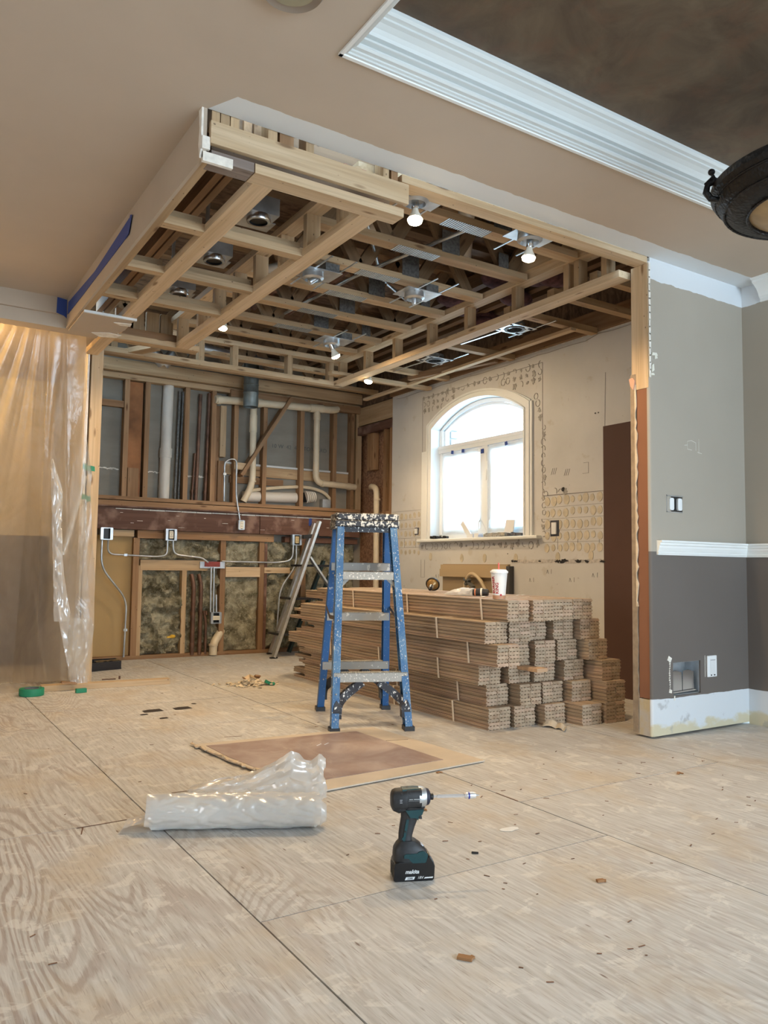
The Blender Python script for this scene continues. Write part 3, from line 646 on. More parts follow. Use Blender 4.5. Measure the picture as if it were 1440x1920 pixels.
# conduits and pipes in the ceiling
for j, (p, r, m) in enumerate([([(2.02, 3.0, 2.75), (2.02, 3.75, 2.75), (2.02, 5.4, 2.76)], .012, GALV), ([(2.62, 2.96, 2.72), (2.45, 4.2, 2.74), (2.4, 5.4, 2.75)], .011, GALV), ([(2.12, 3.55, 2.80), (2.7, 4.3, 2.80), (3.1, 4.6, 2.82)], .011, GALV),
        ([(2.15, 3.2, 2.86), (2.3, 5.5, 2.86)], .022, BEAMR), ([(2.45, 3.1, 2.88), (2.6, 5.5, 2.88)], .022, BEAMR), ([(1.95, 6.2, 2.70), (3.1, 6.5, 2.72)], .035, GALV), ([(2.55, 3.2, 2.92), (3.15, 4.0, 2.92)], .05, PVCW),
        ([(1.9, 3.55, 2.83), (2.3, 3.72, 2.83)], .04, PVCW), ([(1.87, 4.4, 2.7), (2.0, 4.1, 2.7)], .028, PVCW)]):
    bm = B(); tube(bm, bend(p, .12) if len(p) > 2 else p, r, 10); [setattr(v_, 'co', Vector(sc3(v_.co, 1.05))) for v_ in bm.verts]; single('ceiling_pipe', bm, m, ['thin steel conduit nearest the left chord above the trusses', 'thin steel conduit running above the middle of the trusses', 'steel conduit crossing diagonally above the trusses', 'red brown pipe high in the trusses, left of its twin', 'red brown pipe high in the trusses, right of its twin', 'shiny duct section lying above the back frame', 'pale duct high behind the first truss', 'pale pipe stub by the first left block', 'short pale pipe beside the left chord, mid kitchen'][j], 'pipe', 'pipes above the open ceiling', True)
bm = B(); tube(bm, [(1.43, 2.88, 2.605), (1.755, 2.88, 2.605)], .032, 14); hd = single('header_pipe', bm, plain('tan_wrapped_pipe', (.46, .32, .18), .7, nz=.3), 'tan pipe with red tape lying in the gap above the header board', 'pipe', None, True)
bm = B(); tube(bm, [(1.60, 2.88, 2.605), (1.615, 2.88, 2.605)], .0345, 14); obj('red_tape', bm, plain('red_tape', (.30, .05, .04), .6), hd, True); bm = B(); tube(bm, [(1.69, 2.88, 2.605), (1.71, 2.88, 2.605)], .0345, 14); obj('red_tape', bm, bpy.data.materials['red_tape'], hd, True)
bm = B(); tube(bm, [(1.655, 2.87, 2.61), (1.655, 2.835, 2.605)], .022, 12); obj('pipe_cap', bm, WOODL, hd, True)
# ================================================================ back wall  (stud faces at Y = 7.5)
YB = 7.5
t = T('grey_board_back_print'); X, Y, Z = t.xyz()
c = t.mix(1.0, (.27, .25, .21), t.mr(t.noise((3, 3, 9), 5), .3, .7, .88, 1.1), 'MULTIPLY'); GBK = t.fin(c, .9)
bm = B(); bx(bm, -3.6, 4.6, YB + .092, YB + .12, 0, 3.1)
wb = struct('wall_back', bm, GBK, 'stripped rear kitchen wall of studs, grey board and insulation', 'wall')
stick('top_plate', (1.3, YB - .02, 2.755), (4.44, YB - .02, 2.755), .08, .115, WOOD, wb); stick('top_plate', (1.3, YB + .03, 2.665), (4.44, YB + .03, 2.665), .09, .05, WOOD, wb)
stick('top_rail', (2.9, YB - .01, 2.635), (4.44, YB - .01, 2.635), .07, .075, WOODO, wb)
stick('ledge_plate', (1.3, YB + .02, 1.505), (4.43, YB + .02, 1.505), .17, .035, WOODO, wb); stick('ledge_board', (1.3, YB - .03, 1.455), (4.43, YB - .03, 1.455), .08, .05, WOODO, wb)
stick('ledge_strip', (1.3, YB - .045, 1.425), (4.43, YB - .045, 1.425), .10, .012, BEAMR, wb)
stick('beam', (1.3, YB - .005, 1.318), (3.24, YB - .005, 1.318), .10, .205, BEAMR, wb); stick('beam', (3.245, YB - .01, 1.318), (4.43, YB - .01, 1.318), .10, .205, BEAMR, wb)
stick('lower_top_plate', (2.02, YB + .03, 1.175), (3.42, YB + .03, 1.175), .10, .075, WOODO, wb); stick('lower_top_plate', (3.55, YB + .03, 1.17), (4.43, YB + .03, 1.17), .09, .06, BEAMR, wb)
stick('lower_top_plate', (1.72, YB + .03, 1.18), (1.99, YB + .03, 1.18), .08, .06, WOOD, wb)
def bstud(x, z0, z1, wd=.045, m=None, dp=.089, y=None, lean=0): return stick('stud', (x, (y or YB + .045), z0), (x + lean, (y or YB + .045), z1), dp, wd, m or WOODO, wb, up=(1, 0, 0))
for x in (1.885, 2.47, 2.745, 2.985, 3.305, 3.735, 4.135): bstud(x, 1.525, 2.64)
bstud(2.08, 1.525, 2.64, m=WOODO); bstud(4.44, 1.525, 2.62, .07, WOOD); bstud(4.36, 1.525, 2.62, .04, WOODO)
bm = B(); bx(bm, 1.91, 2.04, YB + .03, YB + .05, 1.53, 2.63); obj('rust_board', bm, plain('rust_stained_board', (.30, .13, .05), .8, nz=.35, nscale=5), wb)
bstud(1.965, 1.525, 1.80, .10, WOODO); stick('block', (1.4, YB + .04, 2.40), (1.86, YB + .04, 2.40), .05, .06, WOODO, wb)
stick('block', (2.84, YB + .03, 1.98), (2.84, YB + .03, 2.50), .06, .09, WOOD, wb, up=(0, 1, 0)); stick('block', (2.79, YB + .045, 1.53), (2.79, YB + .045, 2.5), .06, .04, WOODO, wb, up=(0, 1, 0))
stick('block', (2.83, YB + .045, 1.53), (2.83, YB + .045, 1.94), .06, .10, WOODO, wb, up=(0, 1, 0))
stick('rail', (2.90, YB + .075, 1.87), (4.42, YB + .075, 1.865), .03, .105, WOOD, wb); stick('rail_edge', (2.90, YB + .07, 1.935), (4.42, YB + .07, 1.93), .035, .02, WHITEG, wb)
stick('rail', (2.95, YB + .075, 1.77), (3.55, YB + .075, 1.765), .03, .07, WOODO, wb)
stick('brace', (3.56, YB - .035, 2.66), (3.02, YB - .035, 1.80), .036, .12, WOODO, wb, up=(0, 1, 0))
bm = B(); bx(bm, 2.95, 3.09, YB - .06, YB - .052, 1.86, 1.93); obj('nail_plate', bm, WOODL, wb)
# lower half: studs, blocks, insulation
for x in (2.02, 2.88, 3.30, 3.78, 4.2): bstud(x, .0, 1.14, .055)
bstud(2.065, 0, .88, .035, WOOD); bstud(2.49, 0, .86, .045, WOOD); bstud(3.345, .0, 1.12, .03, BEAMR)
stick('block', (2.06, YB + .03, .885), (2.72, YB + .03, .885), .07, .10, WOOD, wb); stick('block', (2.91, YB + .03, .825), (3.28, YB + .03, .825), .07, .10, WOODL, wb)
stick('block', (3.33, YB + .03, .845), (3.62, YB + .03, .845), .06, .06, WOODL, wb); stick('block', (3.62, YB + .01, .80), (3.74, YB + .01, .80), .06, .09, WOOD, wb)
stick('sole_plate', (1.3, YB + .045, .018), (4.43, YB + .045, .018), .10, .036, WOODO, wb)
bm = B(); bx(bm, 1.2, 1.995, YB + .06, YB + .075, .02, 1.16); obj('ochre_board', bm, GOLDW, wb)
bm = B(); bx(bm, 2.635, 2.89, YB - .025, YB - .015, .86, .925); obj('nail_guard', bm, GALV, wb); bm = B(); bx(bm, 2.68, 2.84, YB - .028, YB - .0255, .875, .925); obj('red_smear', bm, plain('red_paint_smear', (.25, .045, .04), .7, nz=.3, nscale=20), wb)
INS = T('mineral_wool'); t = INS
c = t.mix(t.mr(t.noise((7, 7, 7), 7, .6, 0, .65), .36, .64), (.13, .115, .07), (.43, .40, .29)); c = t.mix(t.mr(t.noise((30, 30, 30), 5, .5, 4), .52, .70, 0, .6), c, (.54, .50, .38))
t.bump(t.noise(45, 5, 1), .9, .02); INS = t.fin(c, .95, 0, .1)
from mathutils import noise as mn
def wool(x0, x1, z0, z1, amp=.03, seed=0, nu=26, nv=40, y=YB + .028):
    bm = B(); nu = max(4, int((x1-x0) * 70)); nv = max(4, int((z1-z0) * 55))
    def f(u, v):
        p = Vector((x0 + (x1-x0)*u, 0, z0 + (z1-z0)*v)); q = p * 9 + Vector((seed * 3.1, 0, 0))
        d = mn.fractal(q, .9, 2.1, 4) * amp * 1.5 + (abs(mn.noise(p * 5 + Vector((0, seed, 0)))) - .3) * amp * 1.6
        e = min(u, 1-u, v, 1-v) * 12; d += -.02 * max(0, 1 - e)
        return Vector((p.x, min(y - d, YB + .082), p.z))
    grid(bm, nu, nv, f); return obj('insulation_batt', bm, INS, wb, True)
wool(2.05, 2.85, .94, 1.135, .05, 1); wool(2.085, 2.47, .04, .835, .06, 2); wool(2.515, 2.85, .04, .84, .055, 3, y=YB + .055)
wool(2.91, 3.28, .88, 1.135, .025, 4); wool(2.91, 3.28, .04, .77, .022, 5); wool(3.33, 3.76, .04, 1.15, .05, 6); wool(3.81, 4.18, .04, 1.13, .03, 7); wool(4.22, 4.42, .04, 1.13, .03, 8)
# printed letters on the grey board
me = text('10 W  42  44   TO WARD', .06, .0006, MX((3.75, YB + .0905, 2.16), Vector((1, 0, 0)), Vector((0, 0, 1)), Vector((0, -1, 0))), plain('faded_print', (.13, .13, .13), .9), wb)
link('board_print', me, wb)
# torn paper lines between boards
random.seed(9)
for (xa, xb, z) in ((1.6, 1.85, 1.79), (2.11, 2.25, 1.785), (2.5, 2.72, 1.77)):
    bm = B()
    for k in range(9): box(bm, (xa + (xb - xa) * (k + .5) / 9, YB + .089, z + random.uniform(-.005, .005)), ((xb - xa) / 9, .004, random.uniform(.008, .02)), Matrix.Rotation(random.uniform(-.3, .3), 3, 'Y'))
    obj('torn_joint', bm, DRYE, wb)
bm = B(); bx(bm, 3.80, 3.835, YB - .063, YB - .061, 1.32, 1.40); tag(obj('blue_tape', bm, BLUET), 'blue tape square on the brown beam', 'tape')
bm = B()
for k in range(12):
    x = 1.8 + random.random() * 2.3; z = 1.24 + random.random() * .16; bx(bm, x, x + random.uniform(.01, .06), YB - .0605, YB - .0595, z, z + random.uniform(.002, .005))
for k in range(16): bx(bm, 1.8 + k * .155, 1.8 + k * .155 + .15, YB - .063, YB - .06, 1.398 + random.uniform(-.003, .003), 1.408)
obj('white_scrapes', bm, DRYE, wb)
t = T('hall_two_tone'); X, Y, Z = t.xyz(); HALL = t.fin(t.mix(t.ma('GREATER_THAN', Z, 1.13), (.13, .115, .105), (.56, .46, .28)), .8)
# hall wall behind the plastic sheet: two-tone paint
bm = B(); bx(bm, -3.6, 1.25, YB, YB + .09, 0, 3.0); struct('wall_hall', bm, HALL, 'two tone hall wall behind the hanging plastic', 'wall')
bm = B(); bx(bm, 1.25, 1.285, 6.13, YB, 0, 2.8); struct('wall_divider', bm, BEIGE, 'narrow wall between hall and kitchen', 'wall')
bm = B(); bx(bm, -3.6, 1.25, 5.56, YB, 2.515, 2.54); struct('ceiling_hall', bm, CEILP, 'low hall ceiling behind the plastic', 'ceiling')
pt = thing('door_post', 'bare pine post carrying green tape at the edge of the plastic', 'post', (1.285, 6.06, 0))
stick('stud', (1.285, 6.06, 0), (1.285, 6.06, 2.506), .083, .096, WOODL, pt, up=(0, 1, 0)); 
bm = B(); bx(bm, 1.215, 1.229, 6.008, 6.11, 0, 2.46); obj('board_edge', bm, DRYE, pt)
# ---------------------------------------------------------------- pipes, ducts, conduits on the back wall
def pipe(name, pts, r, mat, label, collars=(), rb=.06, grp=None, extra=None):
    root = thing(name, label, 'pipe' if 'conduit' not in name else 'conduit', tuple(Vector(pts[-1])), group=grp)
    bm = B(); tube(bm, bend(pts, rb) if len(pts) > 2 else pts, r, 12); obj('pipe_run', bm, mat, root, True)
    for a, b_ in collars: bm = B(); tube(bm, [a, b_], r * 1.16, 14); obj('coupling', bm, mat, root, True)
    return root
yb = YB + .0
pipe('waste_pipe', [(2.29, yb + .05, 2.66), (2.275, yb + .05, 1.52)], .052, PVCW, 'thick white vertical waste pipe between the left studs', [((2.283, yb + .05, 2.02), (2.281, yb + .05, 1.93))])
r1 = pipe('drain_pipe', [(2.74, yb - .03, 2.55), (3.0, yb - .03, 2.565), (4.08, yb - .03, 2.60), (4.15, yb - .02, 2.62), (4.15, yb + .05, 2.66)], .040, PVC, 'long horizontal cream drain pipe crossing the upper studs', [((3.80, yb - .03, 2.592), (3.96, yb - .03, 2.597)), ((3.24, yb - .03, 2.572), (3.19, yb - .03, 2.571)), ((2.76, yb - .03, 2.551), (2.80, yb - .03, 2.552))])
pipe('drain_pipe', [(3.89, yb - .03, 2.57), (3.89, yb - .03, 1.79), (4.40, yb + .0, 1.775)], .034, PVC, 'cream drain pipe dropping beside the window side studs', [((3.89, yb - .03, 2.54), (3.89, yb - .03, 2.47)), ((3.89, yb - .03, 1.90), (3.89, yb - .03, 1.885)), ((3.96, yb - .026, 1.787), (3.99, yb - .025, 1.786)), ((4.30, yb, 1.777), (4.34, yb, 1.776))], rb=.09)
pipe('drain_pipe', [(3.155, yb - .03, 2.53), (3.16, yb - .03, 1.72), (3.07, yb - .02, 1.54)], .034, PVC, 'cream pipe dropping below the round metal duct', [((3.155, yb - .03, 2.44), (3.155, yb - .03, 2.26)), ((3.16, yb - .03, 1.76), (3.16, yb - .03, 1.745))], rb=.09)
pipe('corner_pipe', [(XW + .06, 7.30, 1.76), (XW - .02, 7.17, 1.76), (XW - .03, 7.05, 1.73), (XW - .03, 7.03, .3)], .032, PVC, 'cream pipe bending down in the back corner behind the blue ladder', [((XW - .03, 7.04, 1.62), (XW - .03, 7.04, 1.60)), ((XW - .03, 7.035, 1.40), (XW - .03, 7.035, 1.30)), ((XW - .03, 7.035, .93), (XW - .03, 7.035, .85))], rb=.08)
pipe('floor_drain', [(2.79, yb - .03, .01), (2.79, yb - .03, .12), (2.90, yb + .05, .24)], .040, PVC, 'short cream elbow pipe rising from the floor', [((2.79, yb - .03, .10), (2.79, yb - .03, .12))], rb=.09)
for j, (x, r, z1, m, lb) in enumerate(((2.385, .013, 2.6, GALVD, 'thin grey riser just right of the white waste pipe'), (2.42, .011, 2.6, GALVD, 'second thin grey riser beside the white waste pipe'), (2.595, .018, 2.6, CPIPE, 'dark copper riser in the middle bay'), (2.69, .017, 2.62, CPIPE, 'copper riser left of the pine block'), (2.555, .010, 2.0, CPIPE, 'short thin copper riser in the middle bay'))):
    pipe('riser_pipe', [(x + .02, yb + .05, z1), (x, yb + .05, 1.52)], r, m, lb, [((x, yb + .05, 1.6), (x, yb + .05, 1.63))], grp='thin risers in the upper wall')
for j, (x, r, z1, lb) in enumerate(((2.585, .022, .80, 'left copper pipe stub in the lower wall'), (2.66, .020, .80, 'right copper pipe stub in the lower wall'), (2.72, .013, .44, 'short thin copper stub in the lower wall'))):
    pipe('copper_stub', [(x, yb + .0, .02), (x, yb + .0, z1 - .1), (x - .02, yb + .02, z1)], r, CPIPE, lb, [((x, yb, .40), (x, yb, .44)), ((x, yb, .10), (x, yb, .13))], grp='copper stubs low in the back wall')
d = thing('round_duct', 'round galvanised duct hanging open below the top plate', 'duct', (3.10, 7.36, 2.47))
bm = B(); lathe(bm, [(.070, 2.48), (.075, 2.48), (.075, 2.62), (.079, 2.625), (.075, 2.63), (.075, 2.70), (.080, 2.705), (.075, 2.71), (.075, 3.0), (.070, 3.0)], 24, Matrix.Translation((3.05, 7.30, 0)), cap=False); skin_close = None
obj('duct_pipe', bm, plain('dull_galvanised_duct', (.20, .22, .21), .5, .7, nz=.2, nscale=12), d, True)
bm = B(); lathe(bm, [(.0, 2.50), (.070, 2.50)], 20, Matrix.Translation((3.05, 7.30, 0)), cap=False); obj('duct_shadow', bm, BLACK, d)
d = thing('dryer_duct', 'white flexible duct collar and long pipe lying in the wall cavity', 'duct', (3.5, 7.56, 1.55))
bm = B(); tube(bm, [(3.1, yb + .075, 1.60), (3.70, yb + .06, 1.62)], .055, 14); obj('duct_body', bm, PVCW, d, True)
bm = B()
for k in range(5): tube(bm, [(3.79 + k * .024, yb + .02, 1.63 + k * .002), (3.805 + k * .024, yb + .02, 1.632 + k * .002)], .068 - .003 * k, 16)
obj('flex_collar', bm, PVCW, d, True)
bm = B(); tube(bm, [(3.786, yb + .015, 1.63), (3.80, yb + .02, 1.63)], .056, 16); obj('duct_mouth', bm, BLACK, d)
bm = B(); tube(bm, smooth_path([(3.15, yb + .05, 1.66), (3.45, yb + .05, 1.71), (3.80, yb + .05, 1.74), (4.02, yb + .05, 1.70), (4.12, yb + .05, 1.62)]), .018, 8); obj('flexible_hose', bm, PVC, d, True)
bm = B(); bx(bm, 4.0, 4.10, yb + .01, yb + .08, 1.53, 1.62); obj('control_box', bm, GALV, d)
pipe('vent_elbow', [(1.95, 7.20, 3.0), (2.05, 7.22, 2.86), (2.14, 7.26, 2.78)], .055, GALV, 'grey duct elbow tucked behind the back chord, left part', rb=.1)
pipe('vent_elbow', [(2.30, 7.20, 2.98), (2.22, 7.24, 2.86), (2.15, 7.28, 2.78)], .055, GALV, 'grey duct elbow joining the first from the right', rb=.1)
def jbox(x, z, y=YB - .06, wd=.10, hh=.105, outlet=True, label='', horizontal=False, axis='y', cover=False, black=False, recep=IVORY):
    root = thing('outlet_box', label, 'electrical box', (x, y, z - hh/2), group='metal boxes on the back wall' if axis == 'y' else None)
    bm = B(); bx(bm, x - wd/2, x + wd/2, y, y + .004, z - hh/2, z + hh/2)
    for s in (-1, 1): bx(bm, x + s * wd/2 - .003, x + s * wd/2 + .003, y - .045, y, z - hh/2, z + hh/2)
    bx(bm, x - wd/2, x + wd/2, y - .045, y, z + hh/2 - .003, z + hh/2 + .003); bx(bm, x - wd/2, x + wd/2, y - .045, y, z - hh/2 - .003, z - hh/2 + .003)
    for s in (-1, 1): bx(bm, x + s * wd * .42 - .012, x + s * wd * .42 + .012, y - .048, y - .045, z - hh/2, z + hh/2)
    obj('metal_box', bm, GALV, root)
    bm = B(); bx(bm, x - wd/2 + .006, x + wd/2 - .006, y - .006, y - .002, z - hh/2 + .006, z + hh/2 - .006); obj('box_inside', bm, BLACK, root)
    if outlet:
        a, b_ = (.020, .036) if not horizontal else (.036, .020)
        bm = B(); bx(bm, x - a, x + a, y - .052, y - .02, z - b_, z + b_); ro = obj('receptacle', bm, recep, root, bevel=.003)
        bm = B()
        for s in (-1, 1):
            cx_, cz_ = (x, z + s * .017) if not horizontal else (x + s * .017, z)
            for q in (-1, 1): bx(bm, cx_ + q * .006 - .0015, cx_ + q * .006 + .0015, y - .0535, y - .052, cz_ - .004, cz_ + .005)
        bx(bm, x - .0025, x + .0025, y - .0535, y - .052, z - .0025, z + .0025); obj('slots', bm, BLACK, ro)
    return root
jbox(1.71, 1.165, y=YB - .10, outlet=False, label='open empty metal box by the post end of the beam')
jbox(2.315, 1.175, y=YB - .06, label='metal box with a cream outlet under the beam, left part')
jbox(3.645, 1.165, y=YB - .06, label='metal box with a cream outlet left of the aluminium ladder', recep=plain('brass_plate', (.60, .48, .26), .5))
jbox(2.785, .375, y=YB - .06, horizontal=True, label='metal box with a sideways outlet low on the wall')
jbox(3.015, 1.295, y=YB - .085, wd=.05, hh=.09, label='small box with a cream outlet hanging on the brown beam')
def cond(pts, label, r=.0088, clips=()):
    root = pipe('steel_conduit', pts, r, GALV, label, rb=.10, grp='steel conduits on the back wall')
    for p in clips: bm = B(); box(bm, p, (.03, .03, .022)); obj('clip', bm, GALV, root)
y1 = YB - .07
cond([(1.68, y1 - .03, 1.11), (1.68, y1 - .03, .86), (1.935, y1 + .03, .56), (1.93, y1 + .05, .03)], 'steel conduit bending diagonally down the ochre board', clips=[(1.935, y1 + .05, .28)])
cond([(1.735, y1 - .03, 1.11), (1.74, y1, .98), (2.2, y1, .965), (2.29, y1, .98), (2.29, y1, 1.12)], 'steel conduit looping between the two left boxes', clips=[(1.90, y1, .975)])
cond([(2.345, y1, 1.12), (2.35, y1, .99), (2.64, y1, .96), (2.70, y1, .915)], 'steel conduit from the left outlet down to the nail guard')
for k, x in enumerate((2.745, 2.775, 2.805)): cond([(x, YB - .035, .87 if k < 2 else .60), (x, YB - .05, .43)], ['left of three short upright conduits above the low box', 'middle of three short upright conduits above the low box', 'right shorter conduit above the low box'][k])
cond([(2.86, yb - .02, .93), (3.45, yb - .02, .925), (3.615, y1, .95), (3.62, y1, 1.11)], 'horizontal steel conduit across the grey green insulation')
cond([(3.655, y1, 1.11), (3.66, y1, .90), (3.48, y1, .66), (3.46, y1, .36), (3.45, y1, .03)], 'steel conduit bending down left of the aluminium ladder')
cond([(2.845, y1, 1.53), (2.84, y1, 1.94), (2.97, y1, 1.97), (2.965, y1 - .01, 1.60), (3.01, y1 - .02, 1.35)], 'steel conduit looping up over the pine block', r=.0085, clips=[(2.842, y1, 1.80)])
bm = B(); sph(bm, (2.38, YB - .03, .205), .022, 8, (1.4, .8, .8)); box(bm, (2.35, YB - .035, .20), (.05, .014, .014)); single('yellow_cap', bm, plain('yellow_plastic', (.75, .45, .03), .5), 'small yellow cap stuck low in the insulation', 'cap', smooth=True)
# ================================================================ lamps and cans in the ceiling
GLOW = T('lit_bulb'); GLOW.put(GLOW.b.inputs['Emission Color'], (1.0, .80, .50)); GLOW.b.inputs['Emission Strength'].default_value = 40; GLOW = GLOW.fin((1, .9, .7), .3)
FROST = plain('unlit_bulb', (.75, .72, .62), .3)
def lamp(x, y, z, lit, label, tilt=(0, 0), power=68, plate=True, second=False):
    root = thing('ceiling_bulb', label, 'bulb', (x, y, z), group='lit bulbs in the open ceiling' if lit else 'unlit sockets in the open ceiling')
    if plate:
        bm = B(); bx(bm, x - .10, x + .16, y - .08, y + .10, z + .145, z + .149); obj('mounting_plate', bm, GALV, root)
        bm = B(); bar(bm, (x - .02, y - .28, z + .15), (x - .02, y + .26, z + .15), .010, .005); bar(bm, (x + .14, y - .28, z + .15), (x + .14, y + .26, z + .15), .010, .005); obj('bar_hanger', bm, GALV, root)
        bm = B(); lathe(bm, [(.0, .145), (.062, .145), (.066, .11), (.050, .10), (.046, .12), (0, .12)], 20, Matrix.Translation((x, y, z))); obj('housing_ring', bm, GALV, root, True)
        bm = B(); bx(bm, x + .06, x + .155, y - .05, y + .03, z + .15, z + .21); obj('junction_box', bm, GALVD, root)
    M = Matrix.Translation((x, y, z + .10)) @ Matrix.Rotation(tilt[0], 4, 'X') @ Matrix.Rotation(tilt[1], 4, 'Y')
    bm = B(); lathe(bm, [(.0, .03), (.018, .03), (.018, -.02), (.015, -.03), (0, -.03)], 14, M); obj('socket', bm, GALV if not lit else STEEL, root, True)
    if lit:
        bm = B(); lathe(bm, [(.0, -.022), (.014, -.024), (.019, -.045), (.034, -.075), (.036, -.082)], 18, M, cap=False); obj('bulb_neck', bm, FROST, root, True)
        bm = B(); lathe(bm, [(.036, -.082), (.032, -.094), (.018, -.102), (.0, -.105)], 18, M, cap=False); obj('bulb_face', bm, GLOW, root, True)
        l = bpy.data.lights.new('bulb_light', 'SPOT'); l.energy = power; l.color = (1, .72, .42); l.shadow_soft_size = .032; l.spot_size = 2.7; l.spot_blend = .5
        lo = bpy.data.objects.new('bulb_light', l); scene.collection.objects.link(lo); lo.parent = root; lo.matrix_parent_inverse = WORLD(root).inverted()
        lo.matrix_basis = M @ Matrix.Translation((0, 0, -.115))
    return root
lamp(2.02, 2.93, 2.49, True, 'lit bulb nearest the header, just right of the board end', (-.15, .1))
lamp(2.76, 2.95, 2.49, True, 'lit bulb hanging close to the right end of the header', (0, .1))
lamp(1.90, 5.02, 2.49, True, 'lit bulb beside the far end of the left chord', (0, .3), plate=False)
lamp(2.83, 5.22, 2.485, True, 'lit tilted bulb near the far corner of the ceiling grid', (0, -.5))
lamp(3.56, 5.84, 2.51, True, 'yellow lit bulb closest to the window wall corner', (0, .2), plate=False)
lamp(2.80, 4.06, 2.51, False, 'unlit socket with square plate in the middle of the grid')
lamp(2.10, 4.12, 2.51, False, 'unlit socket dangling its cap beside the left chord', (0, .9))
for (x, y, lb) in ((3.79, 4.21, 'empty ring plate between right chord and window wall, nearer one'), (3.83, 5.24, 'empty ring plate between right chord and window wall, farther one')):
    root = thing('light_ring', lb, 'light fitting', (x, y, 2.63))
    bm = B(); lathe(bm, [(.055, 0), (.075, 0), (.075, .05), (.055, .05)], 20, Matrix.Translation((x, y, 2.625)), cap=False); obj('ring', bm, GALVD, root, True)
    bm = B()
    for s in (-1, 1): bx(bm, x - .13, x + .13, y + s * .075 - .02, y + s * .075 + .02, 2.63, 2.634); bx(bm, x + s * .09 - .02, x + s * .09 + .02, y - .08, y + .08, 2.63, 2.634)
    obj('plate', bm, STEEL, root)
    bm = B(); bar(bm, (x - .02, y - .1, 2.64), (x - .06, y + .55, 2.64), .014, .006); bar(bm, (x + .12, y - .3, 2.64), (x + .12, y + .2, 2.64), .014, .006); obj('bar_hanger', bm, STEEL, root)
for i, (x, y) in enumerate(((1.45, 3.43), (1.45, 4.03), (1.46, 4.66))):
    root = thing('recessed_can', ['square recessed light housing nearest the header, left soffit', 'middle of three recessed light housings in the left soffit', 'recessed light housing farthest back in the left soffit'][i], 'light fitting', (x, y, 2.54), group='recessed housings in the left soffit')
    bm = B(); bx(bm, x - .095, x + .085, y - .055, y + .085, 2.575, 2.66); obj('housing_box', bm, GALV, root)
    bm = B(); lathe(bm, [(.044, 2.545), (.056, 2.545), (.060, 2.553), (.058, 2.575), (.044, 2.575)], 22, Matrix.Translation((x, y, 0)), cap=False); obj('trim_ring', bm, STEEL, root, True)
    bm = B(); lathe(bm, [(.0, 2.555), (.041, 2.555), (.041, 2.575), (0, 2.575)], 18, Matrix.Translation((x, y, 0))); obj('can_inside', bm, plain('amber_black', (.03, .022, .012), .4) if not i else bpy.data.materials['amber_black'], root)
    bm = B(); bx(bm, x - .09, x + .13, y + .09, y + .20, 2.60, 2.605); bar(bm, (x - .05, y - .02, 2.66), (x - .05, y - .02, 3.0), .02, .006, (0, 1, 0)); obj('bracket', bm, GALV, root)
root = thing('disc_light', 'round flush light on the tan ceiling at the top edge', 'ceiling light', (.955, 2.04, ZC - .02))
bm = B(); lathe(bm, [(.0, -.006), (.075, -.006), (.092, -.016), (.098, -.008), (.098, .004), (0, .004)], 40, Matrix.Translation((.955, 2.045, ZC - .004))); obj('trim_ring', bm, plain('aged_nickel', (.30, .26, .22), .4, .6), root, True)
bm = B(); lathe(bm, [(.0, -.004), (.072, -.004), (.072, .0), (0, .0)], 32, Matrix.Translation((.955, 2.045, ZC - .009))); obj('lens', bm, plain('dull_lens', (.30, .27, .18), .4), root)
# ================================================================ chandelier at the right edge
root = thing('bowl_chandelier', 'black bowl light with amber glass hanging at the right edge', 'chandelier', (2.82, 1.53, 2.12))
cm = Matrix.Translation((2.855, 1.50, 2.30)) @ Matrix.Scale(1.05, 4)
t = T('black_iron'); t.bump(t.n('TexVoronoi', 0, i_0=t.sc((70, 70, 70)), Scale=1.0), .5, .006); IRON = t.fin((.009, .0085, .009), .45, .3)
bm = B(); lathe(bm, [(.345, .06), (.362, .050), (.362, .025), (.350, .012), (.340, .0), (.334, -.016), (.316, -.036), (.29, -.050), (.243, -.060), (.234, -.060), (.234, -.050), (.28, -.040), (.32, -.01), (.340, .06)], 64, cm, cap=False); bmesh.ops.remove_doubles(bm, verts=bm.verts, dist=1e-5)
obj('iron_rim', bm, IRON, root, True)
bm = B()
for rr, zz_ in ((.347, .008), (.318, -.038), (.240, -.062)): tube(bm, [cm @ Vector((rr * math.cos(a * PI / 24), rr * math.sin(a * PI / 24), zz_)) for a in range(49)], .005, 6, False)
obj('bead_moulding', bm, IRON, root, True)
AMB = plain('amber_glass', (.36, .25, .12), .35, nz=.18, nscale=14)
bm = B(); lathe(bm, [(.236, -.052), (.20, -.070), (.14, -.088), (.07, -.098), (0, -.102)], 40, cm, cap=False); obj('amber_bowl', bm, AMB, root, True)
bm = B()
for k in range(3):
    bm = B(); a = 2.42 + k * 2 * PI / 3; e = Vector((math.cos(a), math.sin(a), 0)); u = Vector((0, 0, 1))
    tube(bm, [cm @ (e * r_ + u * z_) for r_, z_ in ((.345, -.01), (.372, -.004), (.388, .02), (.382, .048), (.366, .055), (.36, .07), (.366, .085))], [.010, .012, .013, .011, .012, .008, .006], 8)
    tube(bm, [cm @ (e * .34 + u * .06), cm @ (e * .365 + u * .072), cm @ (e * .392 + u * .05)], [.006, .009, .004], 6); sph(bm, cm @ (e * .368 + u * .094), .013); obj('scroll_arm', bm, IRON, root, True)
bm = B(); lathe(bm, [(0, .45), (.07, .45), (.06, .42), (.015, .40), (.012, .1), (.03, .08), (.012, .0), (0, 0)], 16, cm); obj('stem', bm, IRON, root, True)
